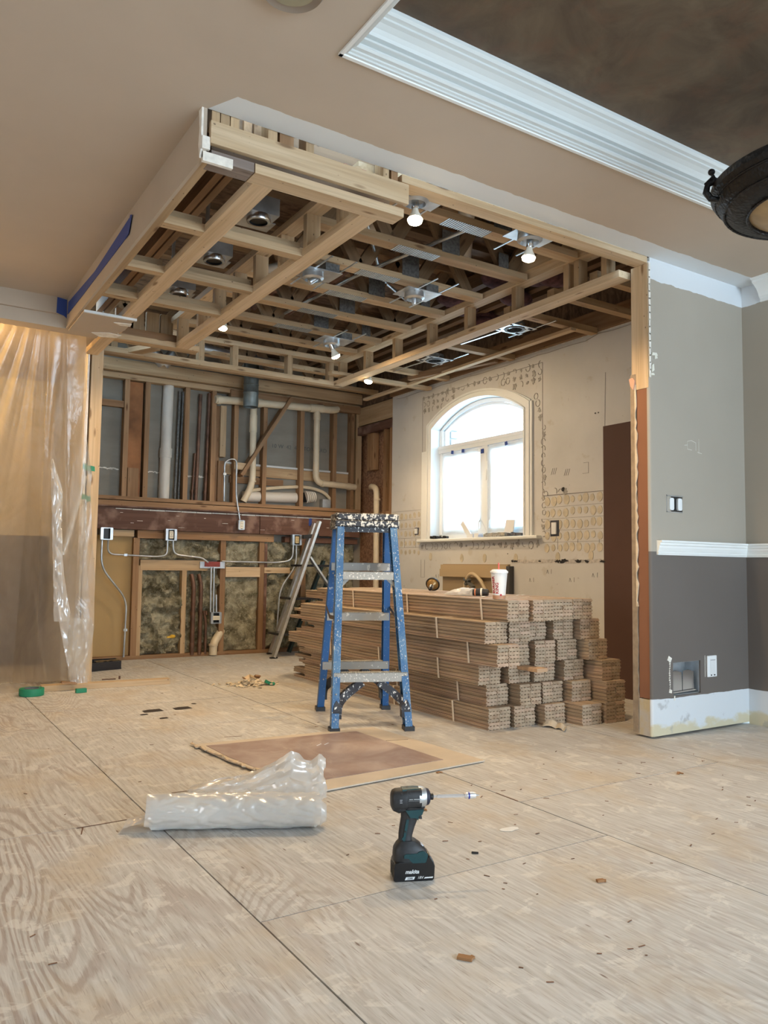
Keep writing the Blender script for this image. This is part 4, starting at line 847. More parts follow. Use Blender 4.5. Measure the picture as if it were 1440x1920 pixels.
# ================================================================ plastic curtain on the left
t = T('plastic_sheet'); t.nt.nodes.remove(t.b)
nb = t.n('Bump', Strength=.7, Distance=.012, Height=t.noise((7, 7, 3.2), 5, 1.2, 0, .6))
a = t.n('BsdfTransparent', Color=(.96, .95, .93)); b_ = t.n('BsdfTranslucent', Color=(.90, .84, .74), Normal=nb); d = t.n('BsdfDiffuse', Color=(.80, .80, .80), Normal=nb); gg = t.n('BsdfGlossy', Roughness=.22, Normal=nb)
k = t.n('MixShader', i_0=.18, i_1=b_, i_2=d); k = t.n('MixShader', i_0=t.mr(t.noise((2, 2, 1.2), 4, 1), .35, .65, .70, .50), i_1=k, i_2=a); k = t.n('MixShader', i_0=.06, i_1=k, i_2=gg)
t.nt.links.new(k, t.out.inputs[0]); PLAS = t.m
def lerpt(t_, tab):
    for (a_, va), (b_, vb) in zip(tab, tab[1:]):
        if t_ <= b_: return va + (vb - va) * max(0, t_ - a_) / (b_ - a_)
    return tab[-1][1]
def curtain(u, v):
    # u across (left to right), v from the top down; the right edge is caught by tape on the post
    xr = lerpt(v, [(0, 1.105), (.28, 1.135), (.36, 1.165), (.40, 1.185), (.46, 1.180), (.56, 1.20), (.72, 1.245), (.86, 1.255), (.97, 1.235), (1, 1.24)])
    q = (1 - u); x = xr - 3.3 * q ** 1.7
    rt = min(1, max(0, (x - .82) / .30)); y = 5.535 + (.66 * (1 - rt) + .165 * rt) * v ** 1.1
    xf = .86 + .08 * v
    if x < xf:
        fan = (x - xf) / (.16 + .70 * v); r1 = abs(math.sin(fan * 7.0)); r2 = abs(math.sin(fan * 13 + 1))
        y += (.018 * r1 + .006 * r2) * max(.1, 1 - .9 * v) * min(1, (xf - x) * 14)
        if v > .35: y += .01 * math.sin(x * 9 + v * 4) * (v - .35)
    else:
        e_ = (x - xf) / .25; y -= .014 * math.exp(-((e_) / .10) ** 2) + .008 * math.exp(-((e_ - .45 - .25 * v) / .07) ** 2) * (1 - v * .6)
        y += .008 * math.sin(e_ * 7 + v * 5) * min(1, e_ * 2)
    s = max(0, (x - .86) / .36)
    if v > .42: y -= .030 * s * abs(math.sin((v - .42) * 9)) * (.4 + .6 * abs(math.sin(s * 9 + v * 6)))
    z = 2.44 - (2.40 - .085 * min(1, s)) * v
    y += .008 * mn.noise(Vector((x * 5, v * 7, 0))) + .012 * s * max(0, v - .35) * mn.noise(Vector((x * 22, v * 19, 3)))
    return Vector((x, min(y, 5.752 if x > 1.16 else 9), z))
KC = 1.043
bm = B(); grid(bm, 420, 130, lambda u, v: Vector(sc3(curtain(u, v), KC)))
cu = single('plastic_sheet', bm, PLAS, 'translucent plastic dust sheet hanging from the bulkhead', 'plastic sheet', smooth=True)
random.seed(13)
def crumple(x0, x1, z0, z1, y, seed, am=.03, name='crumpled_fold', poly=None, n=(14, 22)):
    bm = B()
    def f(u, v):
        x = x0 + (x1 - x0) * u; z = z0 + (z1 - z0) * v; c_ = 1
        if poly: lo, hi = poly(v); x = lo + (hi - lo) * u
        p = Vector((x * 16, z * 9, seed)); return Vector((x, y - am * abs(mn.noise(p)) - am * .6 * abs(mn.noise(p * 2.3)) - .02 * math.sin(u * PI), z))
    grid(bm, n[0], n[1], lambda u, v: Vector(sc3(f(u, v), KC))); o = obj(name, bm, PLASW, cu, True); return o
PLASW = film('white_plastic_fold', .22, (.92, .92, .90), gl=.22, rg=.22).m
crumple(0, 0, 1.60, .50, 5.71, 5, .035, poly=lambda v: (.935 + .065 * v, .95 + .09 * min(1, v * 5) - .03 * math.sin(v * PI) + .075 * v * v), n=(16, 50))
crumple(0, 0, 1.50, .95, 5.72, 9, .02, poly=lambda v: (1.15 - .125 * v, 1.182 - .12 * v), n=(6, 26))
crumple(0, 0, 1.34, .48, 5.73, 14, .02, poly=lambda v: (1.16 + .02 * v, 1.185 + .05 * v), n=(6, 34))
crumple(0, 0, .52, .05, 5.72, 8, .03, poly=lambda v: (1.03 + .10 * v, 1.25 - .02 * v + .015 * math.sin(v * 7)), n=(20, 26))
tape = [(1.165, 1.235, 1.585, 1.545), (1.165, 1.215, 1.37, 1.33)]
for j, (xa, xb, za, zb) in enumerate(tape):
    bm = B(); prism(bm, [(xa - .01, za + .012), (xa + .02, za + .0), (xb, za - .008), (xb + .002, zb - .002), (xa + .02, zb + .002), (xa - .012, zb + .014)], .003, MX((0, 5.745, 0), Vector((1, 0, 0)), Vector((0, 0, 1)), Vector((0, -1, 0))))
    for v_ in bm.verts: v_.co = Vector(sc3(v_.co, KC))
    single('tape_strip', bm, GREENT, ['upper strip of green tape on the pine post', 'lower strip of green tape on the pine post'][j], 'tape', 'green tape on the post')
# blue tape on the soffit
bm = B(); prism(bm, [(5.36, 2.60), (5.37, 2.52), (4.9, 2.515), (3.86, 2.515), (3.84, 2.585), (3.86, 2.60), (4.6, 2.565)], .0015, MX((.9485, 0, 0), Vector((0, 1, 0)), Vector((0, 0, 1)), Vector((-1, 0, 0))))
bt = single('blue_tape_strip', bm, BLUET, 'long blue tape strip along the tan soffit face', 'tape')
bm = B(); prism(bm, [(3.90, 2.51), (3.84, 2.515), (3.79, 2.59), (3.82, 2.60), (3.86, 2.57)], .002, MX((.944, 0, 0), Vector((0, 1, 0)), Vector((0, 0, 1)), Vector((-1, 0, 0)))); obj('curled_end', bm, BLUET, bt)
bm = B(); prism(bm, [(.885, 2.632), (.945, 2.625), (.948, 2.50), (.93, 2.515), (.883, 2.528)], .002, MX((0, 5.398, 0), Vector((1, 0, 0)), Vector((0, 0, 1)), Vector((0, -1, 0))))
single('blue_tape_square', bm, BLUET, 'square of blue tape on the bulkhead beside the soffit corner', 'tape')
# ================================================================ flooring bundles
GR = .0785; TH = .0197
def plank_profile():
    # face up, tongue at +x, groove at -x, relief channels below
    w2 = GR / 2; p = [(-w2, TH), (w2 - .001, TH), (w2 - .001, .0125), (w2 + .006, .0115), (w2 + .006, .0075), (w2 - .001, .0065), (w2 - .002, 0)]
    for c in (.025, .0, -.025): p += [(c + .0068, 0), (c + .0064, .0036), (c - .0064, .0036), (c - .0068, 0)]
    p += [(-w2 + .001, 0), (-w2, .006), (-w2 + .006, .0072), (-w2 + .006, .0118), (-w2, .013)]
    return p[::-1]
def plank_mesh(i, L):
    bm = B(); prism(bm, plank_profile(), L, MX((0, 0, 0), Vector((1, 0, 0)), Vector((0, 0, 1)), Vector((0, 1, 0)) * 1.0))
    return bm
# wood mapped with grain along local y
def pwood():
    t = T('hardwood_plank'); r = t.rnd(); off = t.ma('MULTIPLY', r, 37.0)
    v = t.n('VectorMath', operation='ADD', i_0=t.co(), i_1=t.n('CombineXYZ', i_0=off, i_1=off, i_2=off))
    n1 = t.n('TexNoise', i_0=t.n('Mapping', i_0=v, i_3=(20, 1.4, 20)), Scale=1.0, Detail=5, Distortion=.4)
    c = t.mix(t.mr(n1, .35, .68), (.47, .365, .255), (.34, .245, .16))
    kn = t.n('TexVoronoi', 0, i_0=t.n('Mapping', i_0=v, i_3=(12, 2.1, 12)), Scale=1.0); c = t.mix(t.mr(kn, .04, .09, .9, 0), c, (.08, .03, .015))
    bk = t.n('TexNoise', i_0=t.n('Mapping', i_0=v, i_3=(9, 3.5, 9)), Scale=1.0, Detail=4)
    c = t.mix(t.mr(bk, .58, .74, 0, .45), c, (.24, .13, .075))
    c = t.mix(t.mr(r, .5, 1.0, 0, .45), c, (.50, .33, .24))
    c = t.mix(1.0, c, t.mr(r, 0, 1, .88, 1.08), 'MULTIPLY'); return t.fin(c, .6, 0, .3)
HW = pwood()
STRAP = plain('cream_strap', (.78, .68, .54), .5)
lens = [2.14, 2.25, 2.36, 2.44]
PM = []
for L in lens:
    me = meshof('flooring_plank', plank_mesh(0, L), HW); PM.append(me)
HL = .1205
rows = [[(2.87, 3.40), (3.05, 3.39), (3.24, 3.34), (3.425, 3.23), (3.61, 3.215)],
        [(2.90, 3.455), (3.08, 3.37), (3.26, 3.38), (3.445, 3.33), (3.63, 3.23)],
        [(2.84, 3.45), (3.045, 3.43), (3.225, 3.41), (3.425, 3.37), (3.625, 3.26)],
        [(2.83, 3.28), (3.012, 3.40), (3.192, 3.37), (3.375, 3.375), (3.565, 3.31)],
        [(2.80, 3.35), (2.985, 3.36), (3.165, 3.42), (3.347, 3.38), (3.53, 3.34)],
        [(2.91, 3.29), (3.092, 3.28), (3.275, 3.31), (3.457, 3.33)]]
lay = ['bottom layer', 'second layer up', 'third layer up', 'fourth layer up', 'fifth layer up', 'top layer']
pos = [['nearest the blue ladder', 'second from the blue ladder side', 'in the middle', 'second from the brown wall side', 'nearest the brown wall'],
       ['nearest the blue ladder', 'second from the blue ladder side', 'second from the brown wall side', 'nearest the brown wall']]
random.seed(31)
for li, row in enumerate(rows):
    for bi, (x, y) in enumerate(row):
        z = li * HL
        ps = (pos[0] if len(row) == 5 else pos[1])[bi]
        root = thing('flooring_bundle', 'strapped flooring bundle in the %s, %s' % (lay[li], ps), 'flooring bundle', (x, y, z), 0, 'strapped hardwood flooring bundles')
        nest = random.random() < .3
        for a in range(6):
            offs = random.uniform(-.002, .002)
            for b_ in range(2):
                L = random.randrange(4); flip = False
                o = bpy.data.objects.new('plank', PM[L]); scene.collection.objects.link(o); o.parent = root
                yy = random.choice((0, 0, 0, .002, .005))
                zc = a * .0199
                xx = GR/2 + .003 + b_ * (GR + .0015) + offs + random.uniform(-.001, .001)
                if flip: o.matrix_basis = Matrix.Translation((xx + .003, yy, zc + TH)) @ Matrix.Rotation(PI, 4, 'Y')
                else: o.matrix_basis = Matrix.Translation((xx, yy, zc))
        W = 2 * GR + .008
        offy = random.uniform(-.05, .08)
        for q in (.30, .98, 1.70):
            bm = B(); yq = q + offy + random.uniform(-.06, .06); e = .0016; w_ = .007; x0_, x1_, z0_, z1_ = -.004, W + .008, .0004, .1197
            bx(bm, x0_ - e, x0_, yq - w_, yq + w_, z0_, z1_); bx(bm, x1_, x1_ + e, yq - w_, yq + w_, z0_, z1_); bx(bm, x0_, x1_, yq - w_, yq + w_, z1_, z1_ + .0006)
            for v_ in bm.verts: v_.co.y += (v_.co.z - .06) * random.choice((.12,)) 
            obj('strap', bm, STRAP, root, world=False)
# a loose plank end sticking out of the fourth layer gap
bm = B(); bx(bm, 3.115, 3.195, 3.27, 3.46, 3 * HL - .042, 3 * HL - .0225); single('plank_offcut', bm, PINEF, 'short plank end poking out of the stack face', 'plank')
TOP = 6 * HL + .0005
# ================================================================ things on the stack
cx_, cy_ = 2.965, 3.42
root = thing('paper_cup', 'tall white paper cup with red lettering and a straw on the plank stack', 'cup', (cx_, cy_, TOP))
CUPW = plain('cup_paper', (.82, .80, .76), .5); RED = plain('red_print', (.42, .015, .02), .5); 
bm = B(); lathe(bm, [(.0, .012), (.033, .012), (.033, .0), (.034, .0), (.0355, .012), (.047, .150), (.0465, .150), (.0, .150)], 36, Matrix.Translation((cx_, cy_, TOP))); obj('cup_body', bm, CUPW, root, True)
bm = B(); lathe(bm, [(.0348, .001), (.0357, .012), (.0368, .022), (.036, .022), (.0335, .001)], 36, Matrix.Translation((cx_, cy_, TOP)), cap=False); obj('brown_base', bm, plain('cup_brown', (.50, .27, .16), .5), root, True)
bm = B(); lathe(bm, [(.0475, .146), (.0505, .148), (.051, .156), (.049, .160), (.044, .161), (.042, .166), (.03, .168), (0, .168)], 36, Matrix.Translation((cx_, cy_, TOP)), cap=False); obj('lid', bm, plain('cup_lid', (.85, .86, .85), .3), root, True)
bm = B(); tube(bm, [(cx_ - .002, cy_, TOP + .15), (cx_ - .004, cy_, TOP + .205)], .0038, 8); obj('straw', bm, plain('red_straw', (.80, .12, .10), .4), root, True)
def cup_text(body, size, ang, zc, sx=1):
    me = text(body, size, .0005, Matrix(), RED, root, True, sx=sx)
    tmp = bmesh.new(); tmp.from_mesh(me); bmesh.ops.subdivide_edges(tmp, edges=[e_ for e_ in tmp.edges if e_.calc_length() > .004], cuts=2)
    for v_ in tmp.verts:       # run up the cup: text x -> height, text y -> angle
        h_ = zc + v_.co.x; rr = .0346 + (h_ - .012) * .0833 + .0012 + v_.co.z; an = ang - v_.co.y / .041
        v_.co = Vector((cx_ + rr * math.cos(an), cy_ + rr * math.sin(an), TOP + h_))
    tmp.to_mesh(me); tmp.free(); link('lettering', me, root)
face = math.atan2(-cy_, -cx_)
cup_text('BURGER', .026, face - .85 , .080); cup_text('KING', .026, face - .28, .062)
bm = B(); lathe(bm, [(.0, .0), (.0062, .0), (.0062, .001), (0, .001)], 14, MX((cx_ + .0368 * math.cos(face + .28), cy_ + .0368 * math.sin(face + .28), TOP + .024), Vector((-math.sin(face + .28), math.cos(face + .28), 0)), Vector((0, 0, 1)), Vector((math.cos(face + .28), math.sin(face + .28), 0)))); obj('round_emblem', bm, RED, root)
# brass-coloured reflector bulb
bc = Vector((3.36, 4.60, TOP))
root = thing('reflector_bulb', 'amber reflector bulb with black rim lying on the plank stack', 'bulb', tuple(bc))
tocam = Vector((-3.36, -4.6, -.3)).normalized()
M = Matrix.Translation(bc + Vector((0, 0, .052))) @ (tocam + Vector((-.30, .1, -.45))).to_track_quat('Z', 'Y').to_matrix().to_4x4()
bm = B(); lathe(bm, [(.0, -.028), (.038, -.026), (.050, -.012), (.052, .0), (.048, .004), (.043, -.002)], 28, M, cap=False); obj('black_rim', bm, BLACK, root, True)
bm = B(); lathe(bm, [(.044, -.002), (.040, .012), (.030, .020), (.018, .030), (.014, .034)], 28, M, cap=False); obj('amber_cone', bm, plain('brass_reflector', (.30, .18, .06), .3, .4), root, True)
bm = B(); lathe(bm, [(.017, .024), (.017, .045), (.014, .050), (.014, .062), (.012, .075), (.005, .084), (0, .084)], 18, M, cap=False); obj('screw_base', bm, STEEL, root, True)
bm = B(); lathe(bm, [(.0145, .063), (.014, .08), (.008, .09), (0, .09)], 18, M, cap=False); obj('black_tip', bm, BLACK, root, True)
# clear bag with a black item
root = thing('plastic_bag', 'small white plastic bag holding a black tool on the plank stack', 'bag', (3.10, 3.86, TOP))
random.seed(6)
bm = B(); 
def bag(u, v):
    a = v * 2 * PI; w_ = .01 + .05 * math.sin(min(1, u * 1.25) * PI * .55); h_ = .008 + .036 * math.sin(min(1, u * 1.1) * PI * .62)
    c_ = Vector((3.03, 4.02, TOP)).lerp(Vector((3.12, 3.84, TOP)), u)
    r_ = 1 + .25 * mn.noise(Vector((u * 9, math.cos(a) * 2, math.sin(a) * 2)))
    return c_ + Vector((.89, .45, 0)) * (w_ * math.cos(a) * r_) + Vector((0, 0, max(.001, h_ * .55 + h_ * .6 * math.sin(a) * r_)))
grid(bm, 16, 18, bag); obj('bag_film', bm, film('bag_film', .18, (.9, .92, .93)).m, root, True)
bm = B(); tube(bm, [(3.115, 3.84, TOP + .022), (3.15, 3.80, TOP + .024), (3.175, 3.765, TOP + .022)], [.020, .024, .020], 12); obj('black_tool', bm, BLACK, root, True)
bm = B(); tube(bm, [(3.123, 3.83, TOP + .022), (3.128, 3.824, TOP + .022)], .0225, 12); obj('orange_band', bm, plain('orange_plastic', (.62, .20, .08), .5), root, True)
bm = B(); tube(bm, [(3.145, 3.80, TOP + .025), (3.152, 3.792, TOP + .025)], .0255, 12); obj('cream_label', bm, IVORY, root, True)
for j, (x, y, a, b_) in enumerate(((3.03, 3.64, .07, .025), (3.43, 3.78, .13, .02), (3.15, 4.7, .05, .05))):
    bm = B(); grid(bm, 6, 3, lambda u, v: Vector((x + a * u, y + b_ * v + .05 * u, TOP + .0022 + .002 * math.sin(u * 6) ** 2)))
    o = single('paper_scrap', bm, plain('white_paper', (.80, .82, .82), .7) if not j else bpy.data.materials['white_paper'], ['curled white paper scrap left of the cup', 'flat pale strip lying right of the cup', 'white scrap beside the amber bulb'][j], 'paper scrap', 'scraps on the plank stack')
# MDF panel, hose behind the stack
root = thing('cabinet_panel', 'tan fibreboard cabinet back fixed low on the window wall', 'panel', (XW - .02, 5.4, .2))
MDF = plain('tan_fibreboard', (.34, .25, .145), .7); MDFL = plain('light_fibreboard', (.46, .35, .21), .7)
bm = B(); bx(bm, XW - .02, XW, 4.97, 5.88, .2, .93); obj('board', bm, MDF, root)
bm = B(); bx(bm, XW - .05, XW - .02, 4.97, 5.89, .815, .885); bx(bm, XW - .032, XW - .02, 4.97, 5.90, .885, .925); obj('rail', bm, MDFL, root)
bm = B(); bx(bm, XW - .05, XW, 4.925, 4.965, .2, .915); obj('dark_side', bm, plain('dark_grey_edge', (.07, .07, .075), .6), root)
root = thing('flexible_tube', 'cream tube arching against the tan cabinet panel', 'tube', (XW - .09, 5.3, .6))
bm = B(); tube(bm, smooth_path([(XW - .09, 5.47, .55), (XW - .09, 5.46, .75), (XW - .09, 5.40, .835), (XW - .09, 5.32, .835), (XW - .09, 5.22, .76), (XW - .09, 5.10, .58)]), .016, 10); obj('tube_run', bm, plain('tan_tube', (.56, .44, .27), .5), root, True)
bm = B(); box(bm, (XW - .092, 5.42, .775), (.036, .07, .02), Matrix.Rotation(-.7, 3, 'X')); box(bm, (XW - .092, 5.40, .765), (.036, .14, .018), Matrix.Rotation(.5, 3, 'X')); obj('dark_tie', bm, plain('grey_tape', (.13, .13, .12), .6), root)
# outlets on the window wall
def wallbox(y, z, wd, hh, label, name='outlet_box'):
    root = thing(name, label, 'outlet', (XW, y, z - hh/2))
    bm = B(); bx(bm, XW - .004, XW, y - wd/2, y + wd/2, z - hh/2, z + hh/2); obj('box_opening', bm, plain('dark_box', (.04, .045, .06), .5) if 'dark_box' not in bpy.data.materials else bpy.data.materials['dark_box'], root)
    bm = B(); bx(bm, XW - .018, XW - .004, y - wd*.27, y + wd*.27, z - hh*.37, z + hh*.37); obj('receptacle', bm, WPL, root, bevel=.003); return root
wallbox(4.45, 1.215, .095, .125, 'white outlet in a dark box right of the window'); wallbox(6.335, 1.25, .07, .07, 'small outlet box left of the window sill')
# ---------------------------------------------------------------- things on the window sill
random.seed(17); zs = wz0 + .0005
def slab(x, y, z, sx, sy, sz, rx=0, ry=0, rz=0, mat=None, label='', name='tile_scrap', grp='scraps on the window sill'):
    bm = B(); box(bm, (0, 0, 0), (sx, sy, sz), Matrix.Rotation(rz, 3, 'Z') @ Matrix.Rotation(rx, 3, 'X') @ Matrix.Rotation(ry, 3, 'Y'))
    zmin = min(v_.co.z for v_ in bm.verts); bmesh.ops.translate(bm, verts=bm.verts, vec=(x, y, z - zmin)); return single(name, bm, mat, label, 'scrap' if name != 'tile_scrap' else 'tile', grp)
TILEW = plain('white_tile', (.74, .75, .75), .3); MORT = plain('mortar_lump', (.42, .39, .33), .95, nz=.4, nscale=60)
slab(XW + .005, 5.57, zs, .012, .05, .17, rx=-.75, mat=TILEW, label='white tile leaning diagonally on the sill, left part', name='tile_scrap')
slab(XW + .04, 5.02, zs + .03, .012, .11, .11, ry=.18, rx=.06, mat=TILEW, label='square white tile standing at the right of the sill')
slab(XW + .0, 5.48, zs, .05, .075, .034, mat=TILEW, rz=.1, label='left of two small white tile blocks on the sill'); slab(XW + .0, 5.385, zs, .05, .07, .036, mat=TILEW, rz=-.1, label='right of two small white tile blocks on the sill')
def lumps(y0, y1, n, r, mat, label, cat, x=XW):
    bm = B()
    for k in range(n):
        s_ = r * random.uniform(.6, 1.2); box(bm, (x + random.uniform(-.03, .03), random.uniform(y0, y1), zs + s_ * .55), (s_ * 1.6, s_ * 2, s_), Matrix.Rotation(random.uniform(0, 3), 3, 'Z') @ Matrix.Rotation(random.uniform(-.2, .2), 3, 'X'))
    zmin = min(v_.co.z for v_ in bm.verts); bmesh.ops.translate(bm, verts=bm.verts, vec=(0, 0, zs - zmin)); single('rubble', bm, mat, label, cat, kind='stuff')
lumps(5.85, 6.06, 10, .020, BLACK, 'heap of dark screws and bits at the left end of the sill', 'debris')
lumps(5.10, 5.30, 9, .026, MORT, 'broken mortar lumps on the middle of the sill', 'debris'); lumps(4.84, 4.98, 8, .022, plain('dark_rubble', (.12, .12, .13), .8), 'dark rubble at the right end of the sill', 'debris')
lumps(4.98, 5.10, 6, .026, MORT, 'pale mortar pieces below the square tile', 'debris'); lumps(5.30, 5.36, 4, .018, plain('blue_bits', (.45, .55, .75), .7), 'pale blue crumbs beside the small tiles', 'debris')
# ================================================================ dining wall fittings
root = thing('light_switch', 'double white switch without cover on the beige wall', 'switch', (3.71, YP, 1.20))
bm = B(); bx(bm, 3.640, 3.775, YP + .002, YP + .012, 1.222, 1.312); 
obj('box_opening', bm, BLACK, root)
bm = B(); bx(bm, 3.636, 3.779, YP - .001, YP + .004, 1.219, 1.225); bx(bm, 3.636, 3.779, YP - .001, YP + .004, 1.309, 1.316); bx(bm, 3.636, 3.641, YP - .001, YP + .004, 1.219, 1.316); obj('chipped_edge', bm, GALV, root)
for x in (3.672, 3.742):
    bm = B(); prism(bm, [(x - .018, 1.24), (x - .012, 1.232), (x + .012, 1.232), (x + .018, 1.24), (x + .018, 1.292), (x + .012, 1.30), (x - .012, 1.30), (x - .018, 1.292)], .012, MX((0, YP + .002, 0), Vector((1, 0, 0)), Vector((0, 0, 1)), Vector((0, -1, 0)))); obj('switch_body', bm, WPL, root)
bm = B(); bx(bm, 3.706, 3.709, YP - .004, YP, 1.235, 1.298); obj('switch_gap', bm, BLACK, root)
root = thing('wall_outlet', 'white device plate right of the square duct hole', 'outlet', (4.01, YP, .29))
bm = B(); bx(bm, 3.968, 4.052, YP - .010, YP, .298, .418); pl = obj('plate', bm, WPL, root, bevel=.003)
bm = B(); bx(bm, 3.990, 4.034, YP - .0125, YP - .010, .312, .400); obj('insert', bm, plain('off_white_insert', (.72, .73, .72), .4), pl, bevel=.001)
bm = B(); bx(bm, 3.990, 4.034, YP - .013, YP - .0122, .392, .394); bx(bm, 3.992, 4.002, YP - .013, YP - .0122, .306, .312); bx(bm, 4.020, 4.032, YP - .013, YP - .0122, .306, .312); obj('slot', bm, BLACK, pl)
root = thing('duct_boot', 'bare galvanised duct opening low in the grey wall', 'duct', (3.795, YP + .05, .215))
bm = B(); bx(bm, hx0, hx1, YP + .10, YP + .105, hz0, hz1); bx(bm, hx0, hx0 + .004, YP + .01, YP + .1, hz0, hz1); bx(bm, hx1 - .004, hx1, YP + .01, YP + .1, hz0, hz1); bx(bm, hx0, hx1, YP + .01, YP + .1, hz1 - .004, hz1); bx(bm, hx0, hx1, YP + .01, YP + .1, hz0, hz0 + .004); obj('duct_box', bm, GALV, root)
for xa in (hx0 + .01, hx0 + .115):
    bm = B(); prism(bm, [(xa, hz0 + .01), (xa + .10, hz0 + .012), (xa + .098, hz0 + .118), (xa + .05, hz0 + .130), (xa + .003, hz0 + .125)], .004, MX((0, YP + .03, 0), Vector((1, 0, 0)), Vector((0, 0, 1)), Vector((0, -1, 0)))); obj('metal_flap', bm, STEEL, root)
bm = B(); bar(bm, (hx0 + .01, YP + .02, hz0 + .012), (hx1 - .02, YP + .02, hz0 + .018), .01, .006); obj('bent_lip', bm, STEEL, root)
# ================================================================ blue fibreglass step ladder
def spatter(name, base, sp, lo=.60, sc_=(60, 60, 22), rough=.5, c2=None):
    t = T(name); c = base
    if c2: c = t.mix(t.mr(t.noise((12, 12, 6), 4, 0, 3), .45, .6), base, c2)
    s = t.mr(t.noise(sc_, 3, .3), lo, lo + .03); s2 = t.mr(t.noise((16, 16, 7), 6, .5, 8), .65, .68)
    c = t.mix(t.ma('MAXIMUM', s, t.ma('MULTIPLY', s2, .8)), c, sp); return t.fin(c, rough)
BLUEF = spatter('blue_fibreglass', (.022, .105, .29), (.50, .55, .56), .68, (140, 140, 60))
BLUEP = spatter('paint_splashed_blue', (.03, .12, .28), (.54, .56, .54), .61, (150, 150, 70), c2=(.09, .20, .34))
STEPM = spatter('spattered_aluminium', (.36, .36, .33), (.75, .73, .66), .60, (90, 90, 90))
STEPD = spatter('dull_step_metal', (.30, .29, .26), (.55, .52, .46), .62, (30, 30, 30))
BLKS = spatter('spattered_black', (.018, .018, .024), (.72, .72, .68), .60, (70, 70, 50))
CAPM = spatter('paint_covered_black_cap', (.02, .02, .024), (.62, .60, .53), .54, (60, 60, 60))
lad = thing('step_ladder', 'blue paint spattered step ladder with a black top in mid kitchen', 'ladder', (2.425, 4.02, 0), -.3715)
def lp(p): return Vector(p)
def channel(bm, p0, p1, wd, dp, sx, sy, th=.005):
    """C rail from p0 to p1: web along local y (dp deep), flanges towards -sx"""
    p0, p1 = Vector(p0), Vector(p1); n = 2
    prof_ = [(0, -dp/2), (0, dp/2), (-sx*wd, dp/2), (-sx*wd, dp/2 - th), (-sx*th, dp/2 - th), (-sx*th, -dp/2 + th), (-sx*wd, -dp/2 + th), (-sx*wd, -dp/2)]
    rg_ = [[bm.verts.new(p + Vector((a, b_, 0))) for a, b_ in prof_] for p in (p0, p1)]; skin(bm, rg_, True)
def rail_at(side, fr_, t_): 
    x = side * (.225 + (.175 - .225) * t_); y = fr_ * (.325 + (.075 - .325) * t_); return Vector((x, y, .02 + 1.13 * t_))
for side in (-1, 1):
    for fr_ in (-1, 1):
        bm = B(); channel(bm, rail_at(side, fr_, 0), rail_at(side, fr_, 1), .040, .070 if fr_ < 0 else .060, side, fr_)
        rl = obj('rail', bm, BLUEP if fr_ < 0 else BLUEF, lad, world=False)
        f = rail_at(side, fr_, 0); bm = B(); box(bm, (f.x - side * .018, f.y - .004, .012), (.056, .080, .024)); 
        o = link('foot', meshof('foot', bm, BLACK), rl, False)
        bm = B()
        for tt in (.15, .235, .50, .73): 
            p = rail_at(side, fr_, tt); sph(bm, (p.x + side * .001, p.y, p.z), .006); sph(bm, (p.x - side * .02, p.y - .036, p.z + .01), .005)
        link('rivets', meshof('rivets', bm, GALV), rl, False)
def step(t_, fr_, m, dp=.03, hh=.048):
    a = rail_at(-1, fr_, t_); b_ = rail_at(1, fr_, t_); bm = B(); y = a.y - .0
    bx(bm, a.x + .006, b_.x - .006, y - dp - .004, y - dp, a.z - hh/2, a.z + hh/2); bx(bm, a.x + .006, b_.x - .006, y - dp - .004, y + dp, a.z + hh/2 - .003, a.z + hh/2)
    bx(bm, a.x + .006, b_.x - .006, y + dp - .004, y + dp, a.z - hh/2, a.z + hh/2)
    for k in range(int((b_.x - a.x) / .0125)): 
        x = a.x + .012 + k * .0125; bx(bm, x, x + .004, y - dp - .0005, y + dp, a.z + hh/2, a.z + hh/2 + .0018)
    return obj('step', bm, m, lad, world=False)
for t_ in (.235, .505, .775): step(t_, 1, STEPD, .034)
step(.235, -1, STEPM, .030, .050); step(.73, -1, STEPM, .026, .045)
for fr_ in (-1, 1):
    for side in (-1, 1):     # black curved knee braces
        a = rail_at(side, fr_, .035); b_ = rail_at(side, fr_, .215); bm = B(); y0 = a.y - fr_ * .0; rgs = []
        P = [Vector((a.x - side * .030, a.y, a.z + .01)), Vector((a.x - side * .038, a.y * .985, a.z + .08)), Vector((b_.x - side * .075, b_.y, b_.z - .075)), Vector((b_.x - side * .168, b_.y, b_.z - .004))]
        P = smooth_path(P, 5); rr = []
        for i, p in enumerate(P):
            t0 = (P[min(i+1, len(P)-1)] - P[max(i-1, 0)]).normalized(); nrm = Vector((0, 1, 0)).cross(t0).normalized(); w_ = .025 - .004 * i / len(P); d_ = .026
            rr.append([bm.verts.new(p + nrm * sx_ * w_ + Vector((0, sy_ * d_, 0))) for sx_, sy_ in ((-1, -1), (1, -1), (1, 1), (-1, 1))])
        skin(bm, rr); obj('knee_brace', bm, BLKS if fr_ < 0 else BLACK, lad, world=False)
for side in (-1, 1):
    a = rail_at(side, -1, .665); b_ = rail_at(side, -1, .725); bm = B(); bar(bm, a + Vector((-side * .012, -.01, 0)), Vector((b_.x - side * .07, b_.y - .01, b_.z - .012)), .022, .006, (0, 1, 0)); obj('step_brace', bm, STEPD, lad, world=False)
    a = rail_at(side, -1, .52); b_ = rail_at(side, 1, .56); bm = B(); m_ = (a + b_) / 2 + Vector((0, 0, -.03)); bar(bm, a, m_, .022, .004, (1, 0, 0)); bar(bm, m_, b_, .022, .004, (1, 0, 0)); obj('spreader', bm, plain('brown_steel', (.12, .10, .09), .5, .6) if side < 0 else bpy.data.materials['brown_steel'], lad, world=False)
